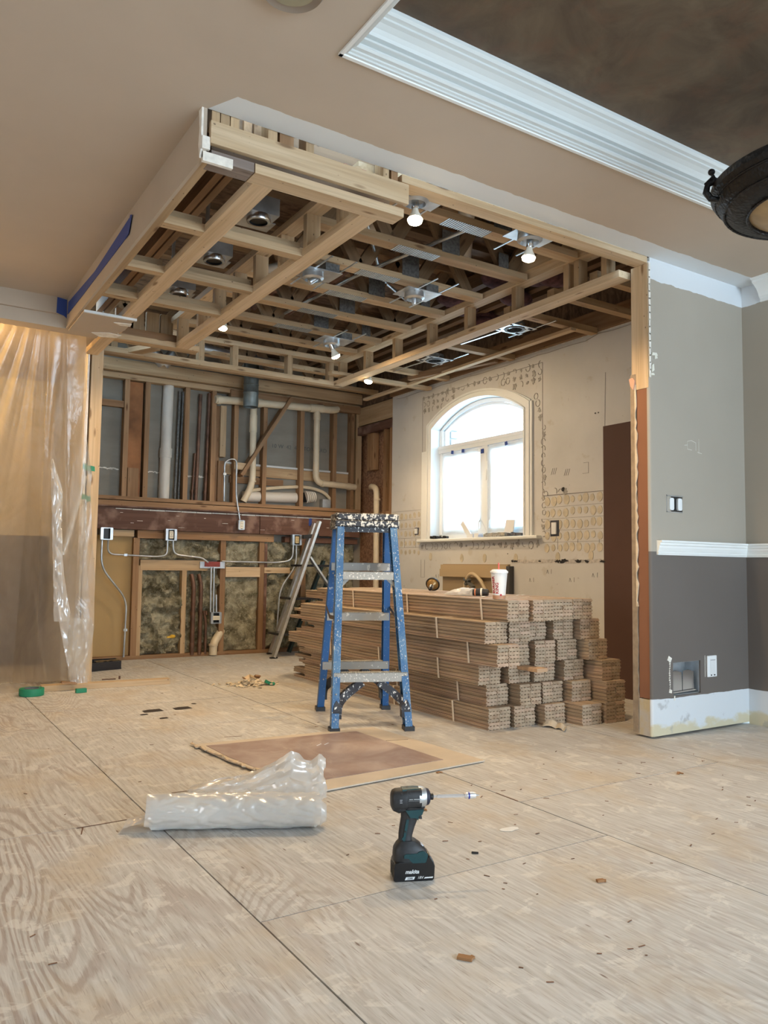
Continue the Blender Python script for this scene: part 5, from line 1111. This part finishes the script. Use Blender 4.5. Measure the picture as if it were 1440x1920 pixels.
a = rail_at(1, 1, .69); b_ = rail_at(1, 1, .76); bm = B(); bar(bm, a + Vector((-.02, 0, 0)), Vector((b_.x - .09, b_.y, b_.z)), .018, .005, (0, 1, 0)); obj('step_brace', bm, STEPD, lad, world=False)
bm = B(); prism(bm, [(-.19, -.105), (-.175, -.125), (.175, -.125), (.19, -.105), (.19, .105), (.175, .125), (-.175, .125), (-.19, .105)], .040, Matrix.Translation((0, 0, 1.168)))
for x in (-.178, .178): bx(bm, x - .014, x + .014, -.11, .11, 1.120, 1.168)
bx(bm, -.19, .19, -.122, -.11, 1.128, 1.168); bx(bm, -.19, .19, .11, .122, 1.118, 1.168)
obj('top_cap', bm, CAPM, lad, world=False, bevel=.006)
bm = B(); bx(bm, -.160, .160, -.100, -.092, 1.098, 1.135); obj('cap_panel', bm, BLKS, lad, world=False)
# ================================================================ aluminium ladder against the back wall
al = thing('aluminium_ladder', 'slim folding aluminium ladder leaning near the back wall', 'ladder', (3.45, 7.1, 0))
A0, A1 = Vector((3.225, 7.0, .012)), Vector((3.705, 7.02, 1.345)); B0, B1 = A0 + Vector((.13, .36, 0)), A1 + Vector((.13, .36, 0))
for k, (p, q) in enumerate(((A0, A1), (B0, B1))):
    bm = B(); bar(bm, p, q, .028, .062, (0, 1, 0)); o = obj('rail', bm, ALU, al, bevel=.003)
    bm = B(); box(bm, p + Vector((0, 0, -.004)), (.07, .034, .014)); obj('foot', bm, BLACK, o)
    bm = B()
    for tt in (.16, .42, .545, .66, .73, .86, .92): c_ = p.lerp(q, tt); tube(bm, [c_ + Vector((0, -.014, 0)), c_ + Vector((0, -.020, 0))], .010 if tt < .8 else .005, 10)
    obj('black_plug', bm, BLACK, o)
for tt in (.16, .42, .665):
    c_ = A0.lerp(A1, tt); bm = B(); bx(bm, c_.x - .01, c_.x + .30, c_.y + .005, c_.y + .29, c_.z - .012, c_.z + .010); obj('tread', bm, GLASSB, al)
for dy in (.03, .28): 
    bm = B(); bar(bm, (3.52, 7.0 + dy, .02), (3.90, 7.0 + dy, .95), .028, .05, (0, 1, 0)); obj('rear_rail', bm, plain('dark_teal_metal', (.02, .045, .05), .4, .4) if 'dark_teal_metal' not in bpy.data.materials else bpy.data.materials['dark_teal_metal'], al)
c_ = A0.lerp(A1, .73); bm = B(); bar(bm, c_ + Vector((.02, -.01, 0)), (3.80, 6.98, .70), .02, .052, (0, 1, 0)); lg = obj('hinged_leg', bm, ALU, al, bevel=.003)
d_ = (Vector((3.80, 6.98, .70)) - c_).normalized(); 
link('leg_marking', text('UP', .05, .0005, MX(c_.lerp(Vector((3.80, 6.98, .70)), .5) + Vector((.01, -.0205, 0)), d_, Vector((-d_.z, 0, d_.x)) * -1, Vector((0, -1, 0))), BLACK, lg, True, sx=.8), lg)
bm = B(); bar(bm, A1 + Vector((-.03, .3, -.15)), A1 + Vector((.15, .3, -.13)), .03, .04); obj('top_hook', bm, BLACK, al)
# ================================================================ impact driver
DX, DY = 1.355, 1.925
drv = thing('impact_driver', 'black and teal cordless impact driver standing upright on its battery', 'power tool', (DX, DY, 0), -.568 + .14); drv.scale = (.91, .91, .91)
TEAL = plain('teal_plastic', (.004, .045, .052), .4, nz=.15, nscale=40); DBLK = plain('driver_black', (.020, .021, .023), .5, nz=.3, nscale=60); SILV = plain('silver_housing', (.55, .58, .60), .35, .8); SHAFT = plain('chrome_bit', (.75, .75, .75), .35, .6)
def sel(bm, secs, n=20, e=2.6, cap=True):
    """loft of superellipse sections (centre, u, v, a, b)"""
    rg_ = []
    for c, u, v, a, b_ in secs:
        rr = []
        for k in range(n):
            th = 2 * PI * k / n; cs, sn = math.cos(th), math.sin(th)
            rr.append(bm.verts.new(Vector(c) + Vector(u) * a * math.copysign(abs(cs) ** (2/e), cs) + Vector(v) * b_ * math.copysign(abs(sn) ** (2/e), sn)))
        rg_.append(rr)
    skin(bm, rg_, cap)
Yv, Zv, Xv = (0, 1, 0), (0, 0, 1), (1, 0, 0)
def dob(name, bm, mat, par=None, **k): return obj(name, bm, mat, par or drv, smooth=True, world=False, **k)
bm = B(); sel(bm, [((-.084, 0, .243), Yv, Zv, .020, .022), ((-.080, 0, .243), Yv, Zv, .028, .030), ((-.070, 0, .243), Yv, Zv, .032, .0345), ((-.040, 0, .245), Yv, Zv, .033, .0345), ((-.034, 0, .247), Yv, Zv, .032, .0335)], 26); dob('motor_cover', bm, DBLK)
bm = B(); sel(bm, [((-.078, 0, .228), Yv, Zv, .026, .018), ((-.060, 0, .220), Yv, Zv, .026, .018), ((-.040, 0, .222), Yv, Zv, .026, .016)], 20); dob('motor_base', bm, DBLK)
bm = B(); sel(bm, [((-.036, 0, .2485), Yv, Zv, .0325, .0335), ((-.010, 0, .2490), Yv, Zv, .0325, .0335), ((.012, 0, .2495), Yv, Zv, .031, .032)], 26); body = dob('body_shell', bm, DBLK)
bm = B(); sel(bm, [((-.050, 0, .2715), Yv, Zv, .022, .0095), ((-.010, 0, .2735), Yv, Zv, .022, .0095), ((.008, 0, .272), Yv, Zv, .020, .0095)], 16, 3); dob('teal_top', bm, TEAL, body)
bm = B(); sel(bm, [((.004, 0, .2495), Yv, Zv, .0328, .0338), ((.018, 0, .2495), Yv, Zv, .0318, .0322), ((.030, 0, .2495), Yv, Zv, .027, .0265), ((.034, 0, .2495), Yv, Zv, .024, .0235)], 28, 2.0); dob('nose_cone', bm, SILV)
bm = B(); sel(bm, [((.029, 0, .2495), Yv, Zv, .0278, .0275), ((.038, 0, .2495), Yv, Zv, .025, .0245), ((.042, 0, .2495), Yv, Zv, .018, .0175)], 28, 2.0); dob('rubber_ring', bm, plain('navy_rubber', (.016, .018, .035), .6))
bm = B(); tube(bm, [(.040, 0, .2495), (.044, 0, .2495), (.045, 0, .2495), (.053, 0, .2495), (.054, 0, .2495)], [.008, .008, .0105, .0105, .008], 18); dob('chuck_collar', bm, BLACK)
bm = B(); tube(bm, [(.052, 0, .2495), (.062, 0, .2495), (.0625, 0, .2495), (.066, 0, .2495), (.0665, 0, .2495), (.160, 0, .2495)], [.0045, .0045, .0036, .0036, .0060, .0060], 6); bit = dob('bit_extension', bm, SHAFT)
bm = B(); tube(bm, [(.158, 0, .2495), (.162, 0, .2495), (.167, 0, .2495), (.1675, 0, .2495), (.184, 0, .2495), (.194, 0, .2495), (.196, 0, .2495)], [.0080, .0100, .0100, .0108, .0108, .0095, .005], 20); dob('bit_holder', bm, SHAFT, bit)
bm = B(); tube(bm, [(.169, 0, .2495), (.174, 0, .2495)], .0112, 20); dob('blue_band', bm, plain('blue_band', (.02, .03, .25), .4), bit)
bm = B(); tube(bm, [(.194, 0, .2495), (.202, 0, .2495), (.208, 0, .2495)], [.0035, .003, .0012], 6); dob('driver_tip', bm, SHAFT, bit)
# handle
ax = Vector((-.10, 0, -1)).normalized(); hu = Vector((1, 0, -.10)).normalized()
bm = B(); sel(bm, [((-.012, 0, .222), hu, Yv, .040, .024), ((-.018, 0, .205), hu, Yv, .034, .021), ((-.024, 0, .185), hu, Yv, .0275, .019), ((-.031, 0, .160), hu, Yv, .0245, .018), ((-.036, 0, .135), hu, Yv, .0225, .018), ((-.037, 0, .112), hu, Yv, .0215, .019), ((-.036, 0, .100), hu, Yv, .026, .021)], 22, 2.4); hnd = dob('handle', bm, DBLK)
for s in (-1, 1):
    bm = B(); M_ = MX((0, s * .0185 - .0015, 0), Vector((1, 0, 0)), Vector((0, 0, 1)), Vector((0, 1, 0))); prism(bm, [(-.036, .186), (-.028, .184), (-.034, .150), (-.041, .112), (-.051, .126), (-.045, .132), (-.041, .160)], .003, M_); dob('teal_inlay', bm, TEAL, hnd)
    bm = B(); prism(bm, [(-.040, .214), (.020, .216), (.014, .200), (.002, .196), (.002, .182), (-.004, .188), (-.010, .190), (-.024, .190), (-.030, .200)], .005, MX((0, s * .0215 - .0025, 0), Vector((1, 0, 0)), Vector((0, 0, 1)), Vector((0, 1, 0)))); dob('teal_bracket', bm, TEAL, hnd)
    bm = B()
    for q in ((-.053, .268), (-.028, .268), (-.058, .222), (-.040, .148), (-.012, .205)): tube(bm, [(q[0], s * .0270 if q[1] > .21 else s * .020, q[1]), (q[0], s * (.0338 if .23 < q[1] < .25 else .0300 if q[1] > .26 else .0235), q[1])], .0030, 10)
    dob('screw', bm, BLACK, body)
bm = B(); sel(bm, [((.006, 0, .208), hu, Yv, .010, .008), ((.008, 0, .196), hu, Yv, .0075, .008), ((.009, 0, .186), hu, Yv, .0085, .008), ((.010, 0, .182), hu, Yv, .0085, .0075)], 14, 2.5); dob('trigger', bm, BLACK)
for k in range(3):
    bm = B(); bx(bm, -.060, -.052, -.0325, -.030, .249 - k * .0045, .2508 - k * .0045) ; dob('vent_slot', bm, plain('pale_vent', (.35, .35, .36), .5) if 'pale_vent' not in bpy.data.materials else bpy.data.materials['pale_vent'], body)
bm = B(); sel(bm, [((-.030, 0, .118), Xv, Yv, .026, .024), ((-.028, 0, .108), Xv, Yv, .038, .030), ((-.024, 0, .094), Xv, Yv, .050, .036), ((-.020, 0, .074), Xv, Yv, .056, .038), ((-.018, 0, .058), Xv, Yv, .058, .038)], 28, 3.2); ft = dob('foot_housing', bm, DBLK)
for s in (-1, 1):
    bm = B(); prism(bm, [(-.046, .080), (-.040, .084), (-.004, .085), (.002, .090), (.018, .092), (.030, .082), (.030, .076), (.026, .060), (.022, .056), (-.018, .056), (-.024, .062), (-.030, .070), (-.046, .072)], .006, MX((0, s * .0365 - .003, 0), Vector((1, 0, 0)), Vector((0, 0, 1)), Vector((0, 1, 0)))); dob('teal_side', bm, TEAL, ft)
bm = B(); box(bm, (.010, 0, .101), (.022, .030, .010), Matrix.Rotation(.45, 3, 'Y')); dob('lamp_window', bm, plain('pale_lens', (.55, .60, .66), .2), ft, bevel=.002)
bm = B(); prism(bm, [(-.078, .004), (-.073, 0), (.046, 0), (.052, .006), (.054, .045), (.050, .058), (.038, .078), (.028, .072), (.022, .060), (-.062, .060), (-.074, .056), (-.078, .040)], .078, MX((0, -.039, 0), Vector((1, 0, 0)), Vector((0, 0, 1)), Vector((0, 1, 0)))); bat = obj('battery', bm, plain('gloss_black', (.010, .010, .011), .28), drv, world=False, bevel=.005)
WT = plain('white_print', (.72, .74, .74), .5); TM = lambda x, z: MX((x, -.0394, z), Vector((1, 0, 0)), Vector((0, 0, 1)), Vector((0, -1, 0)))
link('lettering', text('makita', .0165, .0003, TM(-.020, .030), WT, None, True, .3), bat, False)
link('lettering', text('18V', .0115, .0003, TM(.006, .0115), WT, None, False, .35), bat, False)
bm = B(); prism(bm, [(-.043, .0055), (-.014, .0065), (-.010, .015), (-.039, .0145)], .0004, TM(0, 0)); prism(bm, [(.018, .0085), (.046, .0095), (.048, .0135), (.022, .0125)], .0004, TM(0, 0)); dob('label_bar', bm, WT, bat)
link('lettering', text('5.0Ah', .0072, .0003, MX((-.0265, -.0400, .0103), Vector((1, 0, .03)), Vector((0, 0, 1)), Vector((0, -1, 0))), BLACK, None, True, .3), bat, False)
bm = B(); 
for k in range(3): bx(bm, -.0795, -.078, -.025 + k * .018, -.018 + k * .018, .012, .05)
dob('battery_rib', bm, DBLK, bat)
bm = B(); bx(bm, -.030, -.018, -.0334, -.0328, .2498, .2518); bx(bm, -.015, .008, -.0334, -.0328, .2500, .2522); bx(bm, -.032, .006, -.0334, -.0328, .2462, .2468); dob('label_line', bm, plain('worn_label', (.40, .41, .41), .5), body)
# ================================================================ roll of plastic film
P0, P1 = Vector((.815, 2.715, .057)), Vector((1.30, 2.455, .057)); dr = (P1 - P0).normalized(); sd = Vector((-dr.y, dr.x, 0)); LR = (P1 - P0).length
rl = thing('plastic_roll', 'thick roll of clear white plastic film lying with loose crumpled end', 'plastic roll', (1.05, 2.58, 0))
t = T('rolled_film')
c = t.mix(t.mr(t.noise((9, 9, 9), 5, 1.0), .35, .65), (.62, .61, .59), (.78, .77, .75)); t.bump(t.noise((26, 26, 26), 5, 1.5), .5, .006); ROLLM = t.fin(c, .28, 0, .6); t.b.inputs['Subsurface Weight'].default_value = .15
bm = B()
def rollf(u, v):
    a = v * 2 * PI; n_ = mn.fractal(Vector((u * 7, math.cos(a) * 1.6, math.sin(a) * 1.6)), 1, 2, 4) * .004; r_ = .0545 + n_ + .0015 * math.sin(u * 22 + a * 2)
    p = P0 + dr * (LR * u + n_ * 1.5) + sd * (r_ * math.cos(a)) + Vector((0, 0, r_ * math.sin(a))); p.z = max(p.z, .0012); return p
grid(bm, 60, 48, rollf)
for e_, p in ((0, P0), (1, P1)):
    for k in range(48):
        a, b_ = k / 48, (k + 1) / 48; bm.faces.new([bm.verts.new(rollf(e_, a)), bm.verts.new(rollf(e_, b_)), bm.verts.new(p + Vector((0, 0, 0)))])
bmesh.ops.remove_doubles(bm, verts=bm.verts, dist=1e-5); obj('roll', bm, ROLLM, rl, True)
FOLD = film('fold_film', .16, (.86, .84, .80), gl=.18, rg=.2).m
ht = [(0, .095), (.12, .10), (.30, .125), (.45, .140), (.60, .158), (.74, .195), (.84, .232), (.92, .208), (.97, .195), (1.02, .218), (1.06, .200)]
def hgt(u):
    for (a, za), (b_, zb) in zip(ht, ht[1:]):
        if u <= b_: return za + (zb - za) * (u - a) / (b_ - a)
    return ht[-1][1]
def tent(off, k_, dn):
    def f(u, v):
        uu = .18 + .88 * u; h = hgt(uu); q = mn.noise(Vector((uu * 9, v * 5, k_))); w_ = mn.noise(Vector((uu * 22, v * 13, k_ + 4)))
        z = .085 * (1 - v) + h * v + .004 * w_; y = off + dn * v + .022 * q * (.3 + v) + .008 * w_
        return P0 + dr * (LR * uu + .012 * q) + sd * y + Vector((0, 0, z - .057))
    return f
for off, k_, dn in ((.035, 1, .035), (.045, 7, .085)):
    bm = B(); grid(bm, 60, 18, tent(off, k_, dn)); obj('loose_film', bm, FOLD, rl, True)
bm = B()
def over(u, v):
    a = -.6 + v * 2.4; r_ = .0575 + .011 * abs(mn.noise(Vector((u * 9 + v * 3, v * 4 - u * 3, 2)))) + .004 * abs(mn.noise(Vector((u * 20 - v * 5, v * 7 + u * 6, 7))))
    p = P0 + dr * (LR * (-.03 + 1.06 * u + .01 * math.sin(v * 4))) - sd * (r_ * math.cos(a)) + Vector((0, 0, r_ * math.sin(a))); p.z = max(p.z, .002); return p
grid(bm, 90, 40, over); obj('wrapped_film', bm, FOLD, rl, True)
bm = B()
def tail(u, v):
    p = P0 - dr * (.095 * u - .01) + sd * (-.005 + (.045 + .02 * u) * (v * 2 - 1) * .8 + .012 * u); h = .020 + .022 * (1 - u) + .012 * math.sin(v * PI) + .004 * mn.noise(Vector((u * 12, v * 9, 5)))
    return Vector((p.x, p.y, max(.003, h)))
grid(bm, 14, 16, tail); obj('loose_film', bm, FOLD, rl, True)
bm = B(); grid(bm, 14, 12, lambda u, v: (lambda q: Vector((q.x, q.y, .003 + .006 * abs(mn.noise(Vector((u * 8, v * 8, 9)))))))(P0 - dr * (.10 * u) + sd * (.05 * (v * 2 - 1)))); obj('loose_film', bm, FOLD, rl, True)
bm = B()   # crumple at the right end
def endc(u, v):
    a = v * 2 * PI; r_ = .052 * (1 - .5 * u) * (1 + .18 * mn.noise(Vector((u * 5, math.cos(a) * 2, math.sin(a) * 2)))); p = P1 + dr * (.040 * u) + sd * (r_ * math.cos(a)) + Vector((0, 0, r_ * math.sin(a) - .01 * u)); p.z = max(p.z, .002); return p
grid(bm, 8, 26, endc); obj('film_end', bm, FOLD, rl, True)
# ================================================================ board lying on the floor
bd = thing('floor_board', 'brown faced board with bare tan border lying on the plywood', 'board', (1.9, 3.35, 0))
t = T('brown_vinyl_face'); c = t.mix(t.mr(t.noise((5, 5, 5), 6, .8), .38, .64), (.29, .205, .175), (.39, .31, .275)); c = t.mix(t.mr(t.noise((22, 9, 5), 5, 1, 5), .60, .72, 0, .6), c, (.46, .38, .32)); BRV = t.fin(c, .5)
TANB = plain('tan_hardboard', (.54, .46, .36), .8, nz=.08, nscale=6)
outl = [(1.345, 3.83), (1.80, 3.795), (2.34, 3.755), (2.40, 2.865), (1.45, 2.80), (1.43, 2.93), (1.50, 3.02), (1.475, 3.10), (1.44, 3.06), (1.415, 3.22), (1.37, 3.47)]
bm = B(); prism(bm, outl, .006, Matrix.Translation((0, 0, .004))); obj('backing', bm, TANB, bd)
inn = [(1.385, 3.765), (2.20, 3.70), (2.235, 2.965), (1.47, 2.93), (1.515, 3.02), (1.48, 3.12), (1.44, 3.09), (1.43, 3.25), (1.395, 3.50)]
bm = B(); prism(bm, inn, .0016, Matrix.Translation((0, 0, .0102))); obj('brown_face', bm, BRV, bd)
bm = B(); random.seed(3); pts = [(1.345, 3.83), (1.37, 3.47), (1.415, 3.22), (1.44, 3.06)]
for (xa, ya), (xb, yb_) in zip(pts, pts[1:]):
    for k in range(8): u = k / 8; box(bm, (xa + (xb - xa) * u + random.uniform(-.006, .008), ya + (yb_ - ya) * u, .008 + random.uniform(0, .006)), (random.uniform(.008, .018), .05, .005), Matrix.Rotation(random.uniform(-.4, .4), 3, 'Z') @ Matrix.Rotation(random.uniform(-.2, .2), 3, 'Y'))
obj('splintered_edge', bm, plain('splintered_paper', (.56, .44, .30), .9, nz=.25, nscale=30), bd)
bm = B(); bar(bm, (2.335, 3.40, .0104), (2.215, 3.43, .0104), .0025, .001); obj('corner_crack', bm, GAP, bd)
bm = B()
for k in range(6): box(bm, (1.86 + .014 * k, 3.50 + .01 * (k % 3), .0124), (.008, .006, .001))
obj('paint_speck', bm, WHITEG, bd)
# ================================================================ small things on the floor
root = thing('tape_roll', 'roll of green masking tape on the floor in front of the plastic', 'tape roll', (.895, 5.80, 0))
bm = B(); lathe(bm, [(.048, .002), (.078, .002), (.079, .006), (.079, .044), (.078, .048), (.048, .048)], 40, Matrix.Translation((.895, 5.80, 0)), cap=False); obj('tape', bm, GREENT, root, True)
bm = B(); lathe(bm, [(.0465, .002), (.0485, .002), (.0485, .050), (.0465, .050)], 32, Matrix.Translation((.895, 5.80, 0)), cap=False); obj('card_core', bm, plain('grey_card', (.16, .16, .17), .7), root, True)
bm = B(); grid(bm, 24, 8, lambda u, v: Vector((.62 + .34 * u, 5.93 + .16 * v + .03 * u, .004 + (.055 * math.sin(u * PI) * (v ** .6) * .8) + .008 * abs(mn.noise(Vector((u * 9, v * 6, 1))))))); single('trailing_plastic', bm, PLAS, 'thin plastic trailing on the floor behind the green tape roll', 'plastic sheet', smooth=True)
sk = thing('loose_stud', 'pale pine stud lying flat at the foot of the plastic sheet', 'lumber', (1.4, 5.9, 0)); stick('stud', (.98, 5.965, .0205), (1.865, 5.905, .0205), .089, .038, WOODL, sk)
bm = B(); box(bm, (1.205, 5.76, .016), (.07, .03, .028), Matrix.Rotation(.1, 3, 'Z')); single('green_tape_scrap', bm, GREENT, 'scrap of green tape at the near edge of the pine stud', 'tape')
bm = B(); box(bm, (1.15, 5.90, .053), (.10, .05, .012), Matrix.Rotation(.15, 3, 'Y')); single('wood_scrap', bm, WOODO, 'brown scrap resting on the pine stud', 'scrap')
bm = B(); box(bm, (1.52, 6.30, .004), (.10, .02, .005), Matrix.Rotation(-.1, 3, 'Z')); box(bm, (1.60, 6.30, .012), (.012, .01, .024)); single('dark_chip', bm, BEAMR, 'dark brown chip on the floor beyond the pine stud', 'debris')
root = thing('black_tray', 'low black plastic tray on the floor beside the post', 'tray', (1.66, 6.9, 0))
bm = B(); prism(bm, [(1.40, 6.78), (1.76, 6.88), (1.77, 7.10), (1.40, 7.10)], .012, Matrix.Translation((0, 0, .001))); bar(bm, (1.40, 6.80, .035), (1.755, 6.89, .035), .012, .07); bar(bm, (1.755, 6.89, .035), (1.765, 7.1, .035), .012, .07); bar(bm, (1.40, 7.09, .035), (1.765, 7.1, .035), .012, .07); obj('tray_body', bm, GLASSB, root)
bm = B(); grid(bm, 8, 5, lambda u, v: Vector((1.55 + .2 * u, 6.86 + .05 * u + .1 * v, .072 + .008 * mn.noise(Vector((u * 9, v * 9, 2)))))); obj('black_film', bm, GLASSB, root, True)
# heap of chips
random.seed(44); root = thing('debris_heap', 'small heap of swept plaster chips and wood scraps on the floor', 'debris', (2.37, 5.54, 0))
bm = B()
for k in range(230):
    r_ = abs(random.gauss(0, .075)); a = random.uniform(0, 2*PI); h = max(0, .048 - r_ * .38) * random.random(); s_ = random.uniform(.006, .02)
    box(bm, (2.37 + 1.35 * r_ * math.cos(a) * .93 , 5.54 - .5 * r_ * math.cos(a) * .3 + r_ * math.sin(a) * .7, .005 + h), (s_ * 2.0, s_ * 1.2, s_ * .45), Matrix.Rotation(random.uniform(0, 6), 3, 'Z') @ Matrix.Rotation(random.uniform(-.5, .5), 3, 'X') @ Matrix.Rotation(random.uniform(-.5, .5), 3, 'Y'))
for v_ in bm.verts: v_.co.z = max(v_.co.z, .0015)
obj('plaster_chips', bm, plain('cream_chips', (.62, .52, .37), .9, nz=.3, nscale=60), root, kind='stuff')
for (x, y, z, s, rr_, m) in ((2.40, 5.545, .052, (.07, .05, .007), (.5, .3), MDFL), (2.36, 5.57, .055, (.05, .04, .006), (-.4, .4), WOODL), (2.43, 5.56, .058, (.045, .03, .012), (.2, -.6), WOODO), (2.33, 5.56, .048, (.04, .02, .01), (.6, .2), WOODO)):
    bm = B(); box(bm, (x, y, z), s, Matrix.Rotation(rr_[0], 3, 'Y') @ Matrix.Rotation(rr_[1], 3, 'X')); obj('wood_scrap', bm, m, root)
bm = B(); box(bm, (2.48, 5.47, .022), (.05, .02, .022), Matrix.Rotation(.5, 3, 'Y')); sph(bm, (2.515, 5.45, .014), .013); obj('green_scrap', bm, GREENT, root)
# curled cardboard by the stack
bm = B(); grid(bm, 16, 6, lambda u, v: Vector((3.205 + .03 * v + .03 * math.sin(u * 3) , 3.325 - .17 * u + .02 * v, .003 + .028 * (1 - u) ** 2 * (v) + .010 * abs(math.sin(u * 7)) + .004 * v)) + Vector((.05 * v, .04 * v, 0)))
o = single('card_scrap', bm, plain('cream_card', (.55, .48, .37), .8), 'curled cream cardboard scrap in front of the plank stack', 'cardboard', smooth=True); md = o.modifiers.new('s', 'SOLIDIFY'); md.thickness = .0015
# splinters, nails and chips scattered over the sheets
random.seed(52); bm = B()
for k in range(130):
    x = random.uniform(.2, 3.6); y = random.uniform(.9, 5.6)
    if random.random() < .5: x = random.uniform(1.2, 3.4); y = random.uniform(1.0, 2.6)
    if (1.3 < x < 2.45 and 2.75 < y < 3.9) or (x > 2.75 and y > 3.1) or (.6 < x < 1.45 and 2.3 < y < 2.95): continue
    L = random.uniform(.005, .022); box(bm, (x, y, .0018), (L, random.uniform(.0015, .0035), .0014), Matrix.Rotation(random.uniform(-1.2, .6), 3, 'Z'))
single('wood_splinters', bm, plain('splinter_brown', (.17, .075, .035), .8, nz=.4, nscale=20), 'brown splinters scattered thinly over the plywood floor', 'splinters', kind='stuff')
for j, (x, y, a, s, lb) in enumerate(((1.175, 1.47, -.9, (.035, .018, .006), 'bent bark chip on the near floor below the driver'), (1.79, 1.62, -.3, (.022, .012, .007), 'small brown chip on the plywood right of the driver'), (1.73, 2.42, .1, (.030, .010, .004), 'thin chip on the floor behind the driver bit'), (2.10, 2.82, .3, (.022, .012, .004), 'dark flake on the floor beyond the board corner'), (3.02, 2.28, .6, (.04, .012, .004), 'reddish sliver on the far right of the floor'))):
    bm = B(); box(bm, (x, y, s[2]/2 + .001), s, Matrix.Rotation(a, 3, 'Z')); box(bm, (x + .012, y - .006, s[2] * .42 + .001), (s[0] * .5, s[1] * .6, s[2] * .8), Matrix.Rotation(a + 1, 3, 'Z')); single('wood_chip', bm, plain('chip_brown', (.30, .15, .06), .8) if not j else bpy.data.materials['chip_brown'], lb, 'wood chip', 'loose chips on the floor')
bm = B(); box(bm, (1.62, 1.98, .0035), (.022, .005, .005), Matrix.Rotation(-.7, 3, 'Z')); single('black_screw', bm, BLACK, 'short black bit lying right of the driver battery', 'screw')
bm = B(); random.seed(8)
blob2 = [(1.87 + .05 * math.cos(k * .5) * random.uniform(.7, 1.1), 2.10 + .022 * math.sin(k * .5) * random.uniform(.7, 1.1)) for k in range(12)]
prism(bm, blob2, .0006, Matrix.Translation((0, 0, .0008))); obj('white_paint_smear', bm, plain('white_smear', (.72, .72, .70), .6), floor)
# cut-outs in the floor
for (x, y, a, b_) in ((1.44, 4.86, .12, .085), (1.625, 4.86, .11, .085), (1.36, 4.76, .045, .035), (1.43, 4.60, .05, .035), (1.74, 4.98, .03, .025)):
    bm = B(); prism(bm, [(x - a/2, y - b_/2 + .006), (x - a*.2, y - b_/2), (x + a/2, y - b_*.4), (x + a*.45, y + b_/2), (x - a*.1, y + b_/2 + .003), (x - a*.48, y + b_*.3)], .0006, Matrix.Translation((0, 0, .0007))); obj('dark_cutout', bm, GAP, floor)
bm = B()
for pts in (((.60, 2.85), (.80, 2.86)), ((.60, 2.78), (.62, 2.85)), ((1.00, 3.10), (1.16, 3.09)), ((1.02, 2.98), (1.00, 3.10)), ((2.118, 2.33), (2.118, 2.46)), ((1.55, 3.95), (1.64, 3.93))):
    bar(bm, (*pts[0], .0012), (*pts[1], .0012), .0035, .0008)
obj('split_crack', bm, plain('reddish_split', (.16, .075, .04), .9), floor)
# assumed warm lamp, unseen, in the hall behind the plastic
l = bpy.data.lights.new('assumed_hall_lamp', 'POINT'); l.energy = 42; l.color = (1, .62, .24); l.shadow_soft_size = .15
o = bpy.data.objects.new('assumed_hall_lamp', l); o.location = (.15, 5.95, 2.30); scene.collection.objects.link(o)
